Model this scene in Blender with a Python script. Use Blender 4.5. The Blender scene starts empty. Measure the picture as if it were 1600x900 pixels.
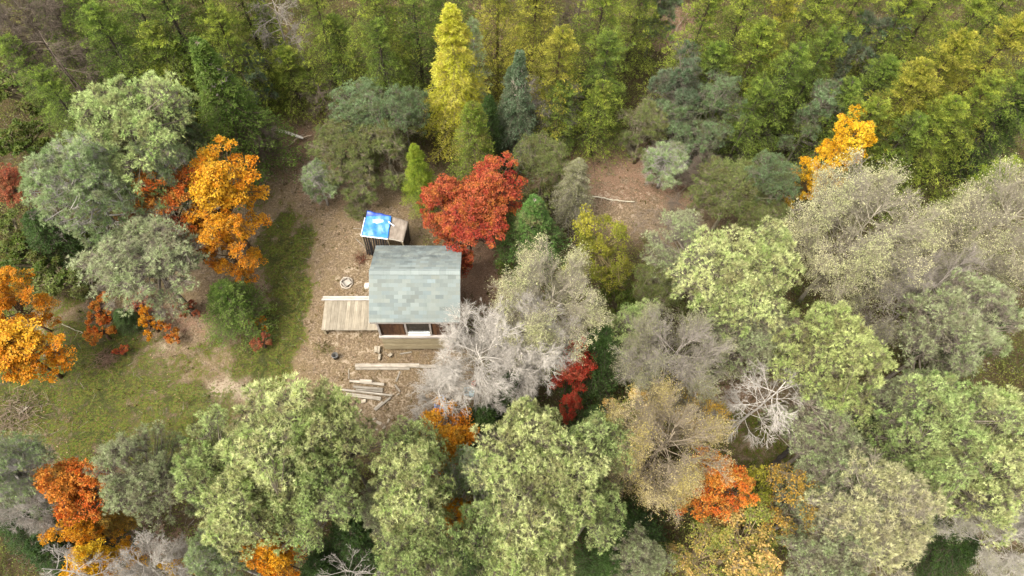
import bpy, math, random
import numpy as np
from mathutils import Matrix, Vector

# ------------------------------------------------------------------ camera, world, sun, exposure
SC = bpy.context.scene
COL = SC.collection
TILT, ROLL, YAW, CAM_H, FOC = math.radians(28.6), math.radians(4.0), math.radians(-4.5), 27.0, 1062.0
CAM_R = Matrix.Rotation(YAW, 3, 'Z') @ Matrix.Rotation(TILT, 3, 'X') @ Matrix.Rotation(ROLL, 3, 'Z')
cam_data = bpy.data.cameras.new('camera')
cam_data.sensor_width = 36.0
cam_data.lens = 36.0 * FOC / 1600.0
cam_data.clip_end = 3000
cam = bpy.data.objects.new('camera', cam_data)
COL.objects.link(cam)
m4 = CAM_R.to_4x4(); m4.translation = Vector((0, 0, CAM_H))
cam.matrix_world = m4
SC.camera = cam

SUN_EL, SUN_AZ = math.radians(58), math.radians(235)      # azimuth clockwise from north (+Y)
world = bpy.data.worlds.new('World'); SC.world = world; world.use_nodes = True
wn, wl = world.node_tree.nodes, world.node_tree.links
wn.clear()
sky = wn.new('ShaderNodeTexSky'); sky.sky_type = 'NISHITA'; sky.sun_disc = False
sky.sun_elevation = SUN_EL; sky.sun_rotation = SUN_AZ
sky.air_density = 1.0; sky.dust_density = 4.0; sky.ozone_density = 1.0
hs = wn.new('ShaderNodeHueSaturation'); hs.inputs['Saturation'].default_value = 0.2   # cloud veil greys the blue
bgn = wn.new('ShaderNodeBackground'); bgn.inputs['Strength'].default_value = 0.15
wo = wn.new('ShaderNodeOutputWorld')
wl.new(sky.outputs[0], hs.inputs['Color']); wl.new(hs.outputs[0], bgn.inputs['Color']); wl.new(bgn.outputs[0], wo.inputs['Surface'])
sun_data = bpy.data.lights.new('sun', 'SUN'); sun_data.energy = 0.95; sun_data.angle = math.radians(22)
sun_data.color = (1.0, 0.955, 0.88)
sun = bpy.data.objects.new('sun', sun_data); COL.objects.link(sun)
sdir = Vector((math.sin(SUN_AZ) * math.cos(SUN_EL), math.cos(SUN_AZ) * math.cos(SUN_EL), math.sin(SUN_EL)))
sun.rotation_euler = sdir.to_track_quat('Z', 'Y').to_euler()
SC.view_settings.view_transform = 'Standard'; SC.view_settings.look = 'None'
SC.view_settings.exposure = 2.22; SC.view_settings.gamma = 1.0
SC.view_settings.use_curve_mapping = False
SC.cycles.max_bounces = 8; SC.cycles.diffuse_bounces = 6; SC.cycles.transmission_bounces = 4; SC.cycles.glossy_bounces = 2

rng = np.random.default_rng(7)
random.seed(7)

# ------------------------------------------------------------------ where a point seen in the photograph stands
def gp(px, py, z=0.0):
    d = CAM_R @ Vector(((px - 800) / FOC, (450 - py) / FOC, -1.0))
    t = (z - CAM_H) / d.z
    return d.x * t, d.y * t
def scale_at(x, y, z):
    v = CAM_R.transposed() @ Vector((x, y, z - CAM_H))
    return FOC / -v.z                                     # photo pixels per metre
def to_px(x, y, z):
    v = CAM_R.transposed() @ Vector((x, y, z - CAM_H))
    return 800 + FOC * v.x / -v.z, 450 - FOC * v.y / -v.z

# ------------------------------------------------------------------ materials
def new_mat(name):
    m = bpy.data.materials.new(name); m.use_nodes = True
    nt = m.node_tree; nt.nodes.clear()
    out = nt.nodes.new('ShaderNodeOutputMaterial')
    return m, nt, out
def nd(nt, t, **kw):
    n = nt.nodes.new(t)
    for k, v in kw.items(): setattr(n, k, v)
    return n
def mixc(nt, fac, a, b, blend='MIX'):
    n = nd(nt, 'ShaderNodeMix', data_type='RGBA', blend_type=blend, clamp_factor=True)
    for s, v in ((n.inputs[0], fac), (n.inputs[6], a), (n.inputs[7], b)):
        if hasattr(v, 'is_output'): nt.links.new(v, s)
        elif isinstance(v, (int, float)): s.default_value = v
        else: s.default_value = (*v[:3], 1)
    return n.outputs[2]
def math_n(nt, op, a, b=0.0, c=0.0, clamp=False):
    n = nd(nt, 'ShaderNodeMath', operation=op, use_clamp=clamp)
    for i, v in enumerate((a, b, c)):
        if hasattr(v, 'is_output'): nt.links.new(v, n.inputs[i])
        else: n.inputs[i].default_value = v
    return n.outputs[0]
def noise(nt, scale, detail=4, rough=0.6, vec=None, dist=0.0):
    n = nd(nt, 'ShaderNodeTexNoise'); n.inputs['Scale'].default_value = scale
    n.inputs['Detail'].default_value = detail; n.inputs['Roughness'].default_value = rough
    n.inputs['Distortion'].default_value = dist
    if vec is not None: nt.links.new(vec, n.inputs['Vector'])
    return n.outputs['Fac']
def ramp(nt, fac, stops):
    n = nd(nt, 'ShaderNodeValToRGB'); e = n.color_ramp.elements
    while len(e) < len(stops): e.new(0.5)
    for el, (p, c) in zip(e, stops):
        el.position = p; el.color = (*c[:3], 1) if not isinstance(c, (int, float)) else (c, c, c, 1)
    nt.links.new(fac, n.inputs[0])
    return n.outputs[0]
def attr(nt, name, typ='GEOMETRY'):
    n = nd(nt, 'ShaderNodeAttribute', attribute_name=name, attribute_type=typ)
    return n
def bsdf(nt, out, col, rough=0.8, bump=None, bstr=0.3, bdist=0.02, spec=0.3):
    p = nd(nt, 'ShaderNodeBsdfPrincipled'); p.inputs['Roughness'].default_value = rough
    p.inputs['Specular IOR Level'].default_value = spec
    if hasattr(col, 'is_output'): nt.links.new(col, p.inputs['Base Color'])
    else: p.inputs['Base Color'].default_value = (*col, 1)
    if bump is not None:
        b = nd(nt, 'ShaderNodeBump'); b.inputs['Strength'].default_value = bstr; b.inputs['Distance'].default_value = bdist
        nt.links.new(bump, b.inputs['Height']); nt.links.new(b.outputs[0], p.inputs['Normal'])
    nt.links.new(p.outputs[0], out.inputs[0])
    return p

# foliage: the tree object holds three colours (its own colour, "second", "bark"); each leaf carries (clump, leaf) random values
def leaf_material(name, transl):
    m, nt, out = new_mat(name)
    oc = nd(nt, 'ShaderNodeObjectInfo').outputs['Color']
    sec = attr(nt, 'second', 'OBJECT').outputs['Color']
    v = nd(nt, 'ShaderNodeSeparateColor'); nt.links.new(attr(nt, 'rnd').outputs['Color'], v.inputs[0])
    clump, leaf, third = v.outputs[0], v.outputs[1], v.outputs[2]
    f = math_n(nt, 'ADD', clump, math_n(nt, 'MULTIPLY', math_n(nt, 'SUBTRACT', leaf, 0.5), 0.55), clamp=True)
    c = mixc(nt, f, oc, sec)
    tc = nd(nt, 'ShaderNodeTexCoord').outputs['Object']; va = nd(nt, 'ShaderNodeVectorMath', operation='ADD'); nt.links.new(tc, va.inputs[0])
    vs = nd(nt, 'ShaderNodeVectorMath', operation='SCALE'); vs.inputs[0].default_value = (41, 23, 67)
    nt.links.new(nd(nt, 'ShaderNodeObjectInfo').outputs['Random'], vs.inputs['Scale']); nt.links.new(vs.outputs[0], va.inputs[1])
    pn = noise(nt, 1.5, 4, .65, va.outputs[0], .5)
    pm = math_n(nt, 'MULTIPLY', ramp(nt, pn, [(.47, 0), (.62, 1)]), math_n(nt, 'ADD', math_n(nt, 'MULTIPLY', leaf, .7), .25), clamp=True)
    c = mixc(nt, pm, c, attr(nt, 'third', 'OBJECT').outputs['Color'])
    br = math_n(nt, 'ADD', math_n(nt, 'MULTIPLY', third, 0.6), 0.72)
    cc = nd(nt, 'ShaderNodeCombineColor')
    for i in range(3): nt.links.new(br, cc.inputs[i])
    c = mixc(nt, 1.0, c, cc.outputs[0], 'MULTIPLY')
    d = nd(nt, 'ShaderNodeBsdfDiffuse'); t = nd(nt, 'ShaderNodeBsdfTranslucent'); g = nd(nt, 'ShaderNodeBsdfGlossy')
    g.inputs['Roughness'].default_value = 0.55
    g.inputs['Color'].default_value = (1, 1, 1, 1)
    nt.links.new(c, d.inputs[0]); nt.links.new(c, t.inputs[0])
    mx = nd(nt, 'ShaderNodeMixShader'); mx.inputs[0].default_value = transl
    nt.links.new(d.outputs[0], mx.inputs[1]); nt.links.new(t.outputs[0], mx.inputs[2])
    mx2 = nd(nt, 'ShaderNodeMixShader'); mx2.inputs[0].default_value = 0.008
    nt.links.new(mx.outputs[0], mx2.inputs[1]); nt.links.new(g.outputs[0], mx2.inputs[2])
    nt.links.new(mx2.outputs[0], out.inputs[0])
    return m
M_LEAF = leaf_material('leaf', 0.38)
M_NEEDLE = leaf_material('needle', 0.46)
def bark_material():
    m, nt, out = new_mat('bark')
    tc = nd(nt, 'ShaderNodeTexCoord').outputs['Object']
    b = attr(nt, 'bark', 'OBJECT').outputs['Color']
    n1 = noise(nt, 9, 5, 0.7, tc)
    c = mixc(nt, 1.0, b, ramp(nt, n1, [(0.3, 0.55), (0.7, 1.25)]), 'MULTIPLY')
    bsdf(nt, out, c, 0.9, n1, 0.5, 0.02, 0.1)
    return m
M_BARK = bark_material()

def wood_material(name, dark, light, axis=0, spec=0.2, tinted=True, grain=26):
    m, nt, out = new_mat(name)
    tc = nd(nt, 'ShaderNodeTexCoord').outputs['Object']
    oi = nd(nt, 'ShaderNodeObjectInfo')
    off = nd(nt, 'ShaderNodeVectorMath', operation='ADD'); nt.links.new(tc, off.inputs[0])
    sc_ = nd(nt, 'ShaderNodeVectorMath', operation='SCALE'); nt.links.new(oi.outputs['Random'], sc_.inputs['Scale'])
    sc_.inputs[0].default_value = (31, 17, 53); nt.links.new(sc_.outputs[0], off.inputs[1])
    mp = nd(nt, 'ShaderNodeMapping'); nt.links.new(off.outputs[0], mp.inputs['Vector'])
    s = [grain, grain, grain]; s[axis] = 1.6; mp.inputs['Scale'].default_value = s
    g = noise(nt, 1.0, 5, 0.7, mp.outputs[0])
    blot = noise(nt, 3.0, 4, 0.6, off.outputs[0])
    f = math_n(nt, 'ADD', math_n(nt, 'MULTIPLY', g, 0.7), math_n(nt, 'MULTIPLY', blot, 0.5))
    c = mixc(nt, ramp(nt, f, [(0.4, 0.0), (0.8, 1.0)]), dark, light)
    if tinted: c = mixc(nt, 1.0, c, oi.outputs['Color'], 'MULTIPLY')
    bsdf(nt, out, c, 0.85, g, 0.4, 0.01, spec)
    return m
def plain_material(name, col, rough=0.6, var=0.25, scale=6, spec=0.3, tinted=False):
    m, nt, out = new_mat(name)
    tc = nd(nt, 'ShaderNodeTexCoord').outputs['Object']
    n1 = noise(nt, scale, 5, 0.65, tc)
    c = mixc(nt, 1.0, col, ramp(nt, n1, [(0.25, 1 - var), (0.75, 1 + var)]), 'MULTIPLY')
    if tinted: c = mixc(nt, 1.0, c, nd(nt, 'ShaderNodeObjectInfo').outputs['Color'], 'MULTIPLY')
    bsdf(nt, out, c, rough, n1, 0.25, 0.01, spec)
    return m

# ------------------------------------------------------------------ mesh building
def make_mesh(name, V, polys, mats, rnd=None, pmat=None, smooth=False):
    """V (n,3); polys list of (m,k) int arrays; pmat list of material index per poly array"""
    me = bpy.data.meshes.new(name)
    V = np.asarray(V, np.float32)
    me.vertices.add(len(V)); me.vertices.foreach_set('co', V.ravel())
    loops = np.concatenate([p.ravel() for p in polys]).astype(np.int32)
    tot = np.concatenate([np.full(len(p), p.shape[1], np.int32) for p in polys])
    start = np.concatenate([[0], np.cumsum(tot)[:-1]]).astype(np.int32)
    me.loops.add(len(loops)); me.loops.foreach_set('vertex_index', loops)
    me.polygons.add(len(tot)); me.polygons.foreach_set('loop_start', start)
    if pmat is not None:
        me.polygons.foreach_set('material_index', np.concatenate([np.full(len(p), i, np.int32) for p, i in zip(polys, pmat)]))
    me.polygons.foreach_set('use_smooth', np.full(len(tot), bool(smooth)))
    for m in mats: me.materials.append(m)
    if rnd is not None:
        a = me.attributes.new('rnd', 'FLOAT_COLOR', 'POINT')
        a.data.foreach_set('color', np.concatenate([rnd, np.ones((len(rnd), 1))], 1).astype(np.float32).ravel())
    me.update(calc_edges=True)
    return me
class Geo:
    def __init__(s): s.V, s.P, s.M, s.R, s.n = [], [], [], [], 0
    def add(s, V, polys, mat=0, rnd=None):
        V = np.asarray(V, float).reshape(-1, 3)
        for p in (polys if isinstance(polys, list) else [polys]):
            s.P.append(np.asarray(p, np.int64) + s.n); s.M.append(mat)
        s.V.append(V); s.R.append(np.full((len(V), 3), 0.5) if rnd is None else np.asarray(rnd, float)); s.n += len(V)
    def mesh(s, name, mats, smooth=False):
        return make_mesh(name, np.concatenate(s.V), s.P, mats, np.concatenate(s.R), s.M, smooth)
    # many tubes of equal segment count: pts (N,S,3), rad (N,S)
    def tubes(s, pts, rad, k=5, mat=0, rnd=None):
        pts = np.asarray(pts, float); rad = np.asarray(rad, float); N, S, _ = pts.shape
        t = np.gradient(pts, axis=1); t /= np.linalg.norm(t, axis=2, keepdims=True) + 1e-9
        ref = np.where(np.abs(t[..., 2:3]) > 0.9, np.array([1., 0, 0]), np.array([0, 0, 1.]))
        u = np.cross(t, ref); u /= np.linalg.norm(u, axis=2, keepdims=True) + 1e-9
        w = np.cross(t, u)
        a = np.arange(k) * 2 * np.pi / k
        V = pts[:, :, None] + rad[:, :, None, None] * (np.cos(a)[None, None, :, None] * u[:, :, None] + np.sin(a)[None, None, :, None] * w[:, :, None])
        i, j, q = np.meshgrid(np.arange(N), np.arange(S - 1), np.arange(k), indexing='ij')
        b = (i * S + j) * k; q2 = (q + 1) % k
        F = np.stack([b + q, b + q2, b + k + q2, b + k + q], -1).reshape(-1, 4)
        polys = [F]
        if k > 3 or N < 50:
            e = np.arange(N)[:, None] * S * k + (S - 1) * k + np.arange(k)[None]
            polys.append(e)
            polys.append(np.arange(N)[:, None] * S * k + np.arange(k)[None, ::-1])
        r = None
        if rnd is not None: r = np.repeat(rnd, S * k, axis=0)
        s.add(V, polys, mat, r)
    def spikes(s, P0, P1, w, mat=0, rnd=None):              # thin three-sided twigs ending in a point
        P0 = np.asarray(P0, float); P1 = np.asarray(P1, float); N = len(P0)
        t = P1 - P0; t /= np.linalg.norm(t, axis=1, keepdims=True) + 1e-9
        u = np.cross(t, rng.normal(size=(N, 3))); u /= np.linalg.norm(u, axis=1, keepdims=True) + 1e-9
        v = np.cross(t, u); w = np.broadcast_to(np.asarray(w, float), (N,))[:, None]
        V = np.stack([P0 + w * u, P0 + w * (-.5 * u + .87 * v), P0 + w * (-.5 * u - .87 * v), P1], 1)
        b = np.arange(N)[:, None] * 4
        F = np.concatenate([b + np.array([[0, 1, 3]]), b + np.array([[1, 2, 3]]), b + np.array([[2, 0, 3]])])
        s.add(V, F, mat, None if rnd is None else np.repeat(rnd, 4, 0))
    def blades(s, P0, P1, w, mat=0, rnd=None):               # one triangle each (needles, grass)
        N = len(P0); t = P1 - P0
        u = np.cross(t, rng.normal(size=(N, 3))); u /= np.linalg.norm(u, axis=1, keepdims=True) + 1e-9
        w = np.broadcast_to(np.asarray(w, float), (N,))[:, None]
        V = np.stack([P0 - w * u / 2, P0 + w * u / 2, P1], 1)
        F = np.arange(N * 3).reshape(N, 3)
        s.add(V, F, mat, None if rnd is None else np.repeat(rnd, 3, 0))
    def leaves(s, P, D, Nn, L, W, mat=0, rnd=None):          # bent leaf: two quads-like triangles along a midrib
        N = len(P); D = D / (np.linalg.norm(D, axis=1, keepdims=True) + 1e-9)
        S = np.cross(Nn, D); S /= np.linalg.norm(S, axis=1, keepdims=True) + 1e-9
        Nn = np.cross(D, S)
        L = np.broadcast_to(np.asarray(L, float), (N,))[:, None]; W = np.broadcast_to(np.asarray(W, float), (N,))[:, None]
        V = np.stack([P, P + D * L * .45 + S * W / 2 + Nn * W * .12, P + D * L, P + D * L * .45 - S * W / 2 + Nn * W * .12], 1)
        b = np.arange(N)[:, None] * 4
        F = np.concatenate([b + np.array([[0, 1, 2]]), b + np.array([[0, 2, 3]])])
        s.add(V, F, mat, None if rnd is None else np.repeat(rnd, 4, 0))

def unit(v): return v / (np.linalg.norm(v, axis=-1, keepdims=True) + 1e-9)
def rdir(n): return unit(rng.normal(size=(n, 3)))
def bez(a, b, c, S):                                          # quadratic curves (N,3)x3 -> (N,S,3)
    t = np.linspace(0, 1, S)[None, :, None]
    return (1 - t) ** 2 * a[:, None] + 2 * t * (1 - t) * b[:, None] + t ** 2 * c[:, None]

def dome(n, side=.4):
    """points over a dome as even as seen from above: unit disc + height 0..1, some hanging down the sides"""
    rho = np.sqrt((np.arange(n) + .5) / n) * rng.uniform(.93, 1.07, n); a = np.arange(n) * 2.39996 + rng.normal(0, .12, n)
    rho = np.minimum(rho, 1.0)
    z = np.sqrt(np.clip(1 - rho ** 2, 0, 1)) * rng.uniform(.78, 1.05, n)
    m = int(n * side); a2 = rng.uniform(0, 6.283, m); r2 = rng.uniform(.82, 1.0, m); z2 = -rng.uniform(.0, .9, m); r2 = r2 * (1 + z2 * .25)
    return np.concatenate([np.stack([rho * np.cos(a), rho * np.sin(a), z], 1), np.stack([r2 * np.cos(a2), r2 * np.sin(a2), z2], 1)])
def trunk_geo(h, r0, bend=0.25, S=9, k=8):
    g = Geo(); z = np.linspace(0, 1, S)
    wob = np.cumsum(rng.normal(size=(S, 2)) * bend / S, axis=0)
    wob -= wob[0]
    pts = np.stack([wob[:, 0], wob[:, 1], z * h], 1)
    rad = r0 * (1 - z * .82) * np.where(z < .05, 1.25, 1)
    g.tubes(pts[None], rad[None], k)
    def at(zz):
        f = np.clip(np.asarray(zz) / h, 0, 1)
        return np.stack([np.interp(f, z, pts[:, 0]), np.interp(f, z, pts[:, 1]), f * h], -1)
    return g, at

# ------------------------------------------------------------------ tree kinds; each returns (trunk mesh, crown mesh, crown radius, height, crown centre height)
def proto_pine(R=2.5, h=9.0, nclump=150, shoots=34, seed=0, needle=.16, nk=10, grey=.0, flat=.55):
    g, at = trunk_geo(h * .8, .06 * R)
    # clumps over a lumpy dome
    nb_ = max(9, int(nclump / 8.5)); B_ = dome(nb_, .3); nb_ = len(B_)
    lobes = rdir(9); lobes[:, 2] = np.abs(lobes[:, 2]) * .8; lobes = unit(lobes); lamp = rng.uniform(-.34, .25, 9)
    f = 1 + (lamp[None] * np.clip((unit(B_) @ lobes.T - .6) / .4, 0, 1)).sum(1)
    zc = h * (1 - flat * .5)
    B_ = B_ * f[:, None] * np.array([R * .84, R * .84, (h - zc) * .9]) + [0, 0, zc] + rng.normal(0, .2, (nb_, 3)); B_[:, 2] -= rng.uniform(0, 1, nb_) ** 2 * h * .13
    pr_ = rng.uniform(.24, .44, nb_) * R / 2.5 * 1.35                       # each bough carries a puff of clumps
    q_ = 10; bi_ = np.repeat(np.arange(nb_), q_); e_ = np.concatenate([dome(8, .25)[:10] for _ in range(nb_)])
    d = e_; out = unit(e_ + unit(B_ - [0, 0, zc * .8])[bi_] * .5)
    C = B_[bi_] + e_ * pr_[bi_][:, None] * np.array([1.5, 1.5, .95]) + rng.normal(0, .07, (len(e_), 3))
    rr = np.linalg.norm(C[:, :2], axis=1)
    top = C[:, 2].max(); C[:, 2] *= h / top * .97
    # limbs
    nl = 46
    far = np.argsort(-rr)[:nl]
    A = at(np.clip(C[far, 2] - rng.uniform(.1, .5, nl) * R * .8, h * .12, h * .78))
    mid = (A + C[far]) / 2 + np.array([0, 0, -.15])
    limb = bez(A, mid, C[far], 7)
    g.tubes(limb, np.linspace(.05, .014, 7)[None] * rng.uniform(.8, 1.3, (nl, 1)) * (R / 2.5) ** 1.5, 5)
    # branchlets from the nearest point of a limb or the trunk to each clump
    LP = np.concatenate([limb[:, 2:].reshape(-1, 3), at(np.linspace(h * .35, h * .78, 20))])
    rest = np.setdiff1d(np.arange(len(C)), far)
    Dm = np.linalg.norm(C[rest][:, None] - (LP - np.array([0, 0, .2]))[None], axis=2)
    Q = LP[Dm.argmin(1)]
    g.tubes(bez(Q, (Q + C[rest]) / 2 + np.array([0, 0, -.08]), C[rest], 4), np.linspace(.022, .009, 4)[None] * np.ones((len(rest), 1)) * R / 2.5, 4)
    trunk = g.mesh('pine_trunk', [M_BARK], True)
    c = Geo()
    M = len(C); cr = rng.uniform(.17, .33, M) * R / 2.5
    ci = np.repeat(np.arange(M), shoots)
    dd = unit(rdir(M * shoots) + out[ci] * .75 + np.array([0, 0, .35])); rf = np.clip(rng.normal(.85, .28, M * shoots), .3, 1.7)
    P = C[ci] + dd * (cr[ci] * rf)[:, None] * np.array([1, 1, .75])
    clump_c = np.clip(np.repeat(rng.normal(.45, .26, nb_), q_)[:M] + rng.normal(0, .16, M), 0, 1)
    # twigs
    sel = rng.random(len(P)) < .55
    c.spikes(C[ci][sel], P[sel], .009, 1)
    # dry bare twigs inside
    nb = int(M * 22 * (1 + 2.4 * grey)); bi = rng.integers(0, M, nb)
    B0 = C[bi] * np.array([.9, .9, 1]) + rdir(nb) * .12 - np.array([0, 0, .1])
    c.spikes(B0, B0 + unit(rdir(nb) + out[bi]) * rng.uniform(.2, .5, nb)[:, None], .007 + .004 * grey, 1)
    keep = rng.random(len(P)) < np.clip(rng.normal(.82, .28, M), .2, 1)[ci] * (1 - grey * .5)
    P, dd, ci, rf = P[keep], dd[keep], ci[keep], rf[keep]
    sh = rng.random(len(P))
    n = len(P); k = nk
    PP = np.repeat(P, k, 0); DD = unit(np.repeat(dd, k, 0) * .9 + rdir(n * k) * .85)
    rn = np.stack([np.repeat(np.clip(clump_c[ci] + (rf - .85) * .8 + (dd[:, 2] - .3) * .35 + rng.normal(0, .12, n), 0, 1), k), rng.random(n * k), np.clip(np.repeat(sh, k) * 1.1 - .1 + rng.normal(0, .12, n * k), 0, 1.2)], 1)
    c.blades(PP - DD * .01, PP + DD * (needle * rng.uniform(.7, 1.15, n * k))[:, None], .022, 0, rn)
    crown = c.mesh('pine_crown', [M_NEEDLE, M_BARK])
    return trunk, crown, R, h, h * .78

def proto_conifer(R=1.6, h=8.0, nb=150, tw=15, nn=9, droop=-.15, lift=.1, leafL=.085, leafW=.026, low=.08, power=.85, fluff=.05, gap=.0, tipcone=False, mat=None, kind='spruce', rag=.2, sidel=.42):
    g, at = trunk_geo(h, .11, .12)
    ga = 2.39996; i = np.arange(nb)
    zz = h * (low + (1 - low) * (i / nb) ** .92)
    fr = 1 - (zz - h * low) / (h * (1 - low))
    L = R * np.clip(fr, 0, 1) ** power * rng.uniform(1 - rag * 1.3, 1 + rag * .6, nb) + .12
    az = i * ga + rng.normal(0, .35, nb)
    A = at(zz)
    hd = np.stack([np.cos(az), np.sin(az), np.zeros(nb)], 1)
    sl = np.where(fr > .25, droop, lift * 4)[:, None] + rng.normal(0, .06, (nb, 1))
    tip = A + hd * L[:, None] + np.array([0, 0, 1.]) * sl * L[:, None]
    mid = (A + tip) / 2 + np.array([0, 0, 1.]) * (lift * L)[:, None]
    S = 7; br = bez(A, mid, tip, S)
    g.tubes(br, np.linspace(1, .25, S)[None] * (.007 + .012 * L / R)[:, None], 4)
    trunk = g.mesh(kind + '_trunk', [M_BARK], True)
    c = Geo()
    t = np.tile(np.linspace(.12, 1, tw), nb); bi = np.repeat(i, tw)
    kk = rng.random(len(t)) > gap; t, bi = t[kk], bi[kk]
    ts = t * (S - 1); i0 = np.minimum(ts.astype(int), S - 2); f = (ts - i0)[:, None]
    Pb = br[bi, i0] * (1 - f) + br[bi, i0 + 1] * f
    bd = unit(br[bi, i0 + 1] - br[bi, i0])
    side = unit(np.cross(bd, np.array([0, 0, 1.]))) * np.where(np.arange(len(t)) % 2, 1, -1)[:, None]
    tl = L[bi] * sidel * (1.12 - t) + .07
    td = unit(side * .9 + bd * .75 + rdir(len(t)) * .32 + np.array([0, 0, -.08]))
    Pt = Pb + td * tl[:, None]
    c.spikes(Pb, Pt, .006, 1)
    N = len(t) * nn; ti = np.repeat(np.arange(len(t)), nn)
    u = rng.uniform(.05, 1.05, N)[:, None]
    P = Pb[ti] * (1 - u) + Pt[ti] * u + rdir(N) * fluff * .5 * rng.random(N)[:, None]
    D = unit(td[ti] * .55 + rdir(N) * .8 + np.array([0, 0, .15]))
    bc = np.clip(rng.normal(.42, .25, nb), 0, 1)
    cl = bc[bi[ti]]
    cl = np.clip(cl + rng.normal(0, .08, N) + (t[ti] - .55) * .7, 0, 1)
    rn = np.stack([cl, rng.random(N), rng.random(N)], 1)
    c.leaves(P, D, rdir(N) + np.array([0, 0, .8]), leafL * rng.uniform(.7, 1.3, N), leafW, 0, rn)
    if tipcone:                                             # tan seed cones crowded at the very top
        nc = 420; z = h * (1 - .3 * rng.random(nc) ** 1.3); a = rng.uniform(0, 6.28, nc); r_ = R * (1 - z / h) * .75 + .04
        C0 = at(z) + np.stack([np.cos(a) * r_, np.sin(a) * r_, np.zeros(nc)], 1)
        D0 = unit(rdir(nc) * .3 + np.array([0, 0, -1.]) * (1 if tipcone == 1 else -1))
        pts = C0[:, None] + D0[:, None] * np.array([0, .03, .07, .1])[None, :, None]
        c.tubes(pts, np.array([.008, .026, .024, .005])[None] * np.ones((nc, 1)), 4, 2)
    crown = c.mesh(kind + '_crown', [M_NEEDLE, M_BARK, M_CONE])
    return trunk, crown, R, h, h * .4

def proto_maple(R=1.9, h=6.5, ncl=105, per=120, leaf=.125, flat=.62, open_=0., kind='maple', lay=.45):
    g, at = trunk_geo(h * .8, .10, .3)
    rv = h * flat * .55; zc = h - rv; nb_ = max(6, ncl // 9); B_ = dome(nb_, .3); nb_ = len(B_)
    lobes = rdir(7); lobes[:, 2] = np.abs(lobes[:, 2]) * .7; lamp = rng.uniform(-.42, .34, 7)
    f = 1 + (lamp[None] * np.clip((unit(B_) @ unit(lobes).T - .5) / .5, 0, 1)).sum(1)
    B_ = B_ * f[:, None] * np.array([R * .82, R * .82, rv * .9]) + [0, 0, zc] + rng.normal(0, .18, (nb_, 3)); B_[:, 2] -= rng.uniform(0, 1, nb_) ** 2 * rv * .4
    q_ = 9; bi_ = np.repeat(np.arange(nb_), q_); d = np.concatenate([dome(7, .3)[:q_] for _ in range(nb_)])
    pr_ = rng.uniform(.26, .5, nb_) * R / 1.9
    C = B_[bi_] + d * pr_[bi_][:, None] * np.array([1.4, 1.4, .8]) + rng.normal(0, .08, (len(d), 3)); rr = np.linalg.norm(C[:, :2], axis=1)
    nl = 26; far = np.argsort(-rr)[:nl]
    A = at(np.clip(zc - rng.uniform(-.2, 1.3, nl) - .2, .6, h * .8))
    limb = bez(A, (A + C[far]) / 2 + np.array([0, 0, .15]), C[far], 7)
    g.tubes(limb, np.linspace(.038, .01, 7)[None] * rng.uniform(.8, 1.3, (nl, 1)), 5)
    LP = np.concatenate([limb[:, 2:].reshape(-1, 3), at(np.linspace(h * .4, h * .8, 12))])
    Q = LP[np.linalg.norm(C[:, None] - LP[None] + np.array([0, 0, -.2]), axis=2).argmin(1)]
    g.tubes(bez(Q, (Q + C) / 2, C + .01, 4), np.linspace(.014, .006, 4)[None] * np.ones((len(C), 1)), 4)
    trunk = g.mesh(kind + '_trunk', [M_BARK], True)
    c = Geo(); M = len(C); ci = np.repeat(np.arange(M), per); N = len(ci)
    cr = rng.uniform(.14, .34, M) * R / 1.9
    dd = rdir(N); dd[:, 2] = np.abs(dd[:, 2]) * .9 - .25
    P = C[ci] + dd * (cr[ci] * rng.uniform(.35, 1.08, N) ** .6)[:, None] * np.array([1.1, 1.1, .6])
    if open_ > 0:
        k_ = rng.random(N) > open_; P, ci, dd = P[k_], ci[k_], dd[k_]; N = len(P)
    st = rng.random(M * 14) < .9; si = np.repeat(np.arange(M), 14)
    e = C[si] + unit(rdir(len(si)) + np.array([0, 0, .3])) * (cr[si] * 1.15)[:, None]
    c.spikes(C[si], e, .007 + .004 * open_, 1)
    clump = np.clip(np.repeat(rng.normal(.42, .3, nb_), q_) + rng.normal(0, .14, M) + .35 * np.sin(C[:, 0] * 1.7 + C[:, 1]) * .6, 0, 1)
    rn = np.stack([np.clip(clump[ci] + rng.normal(0, .1, N), 0, 1), rng.random(N), rng.random(N)], 1)
    c.leaves(P, rdir(N) * np.array([1, 1, .5]), rdir(N) * lay + np.array([0, 0, .8]) + dd * .3, leaf * rng.uniform(.65, 1.2, N), leaf * .8 * rng.uniform(.7, 1.1, N), 0, rn)
    crown = c.mesh(kind + '_crown', [M_LEAF, M_BARK])
    return trunk, crown, R, h, zc + rv * .35

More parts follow.
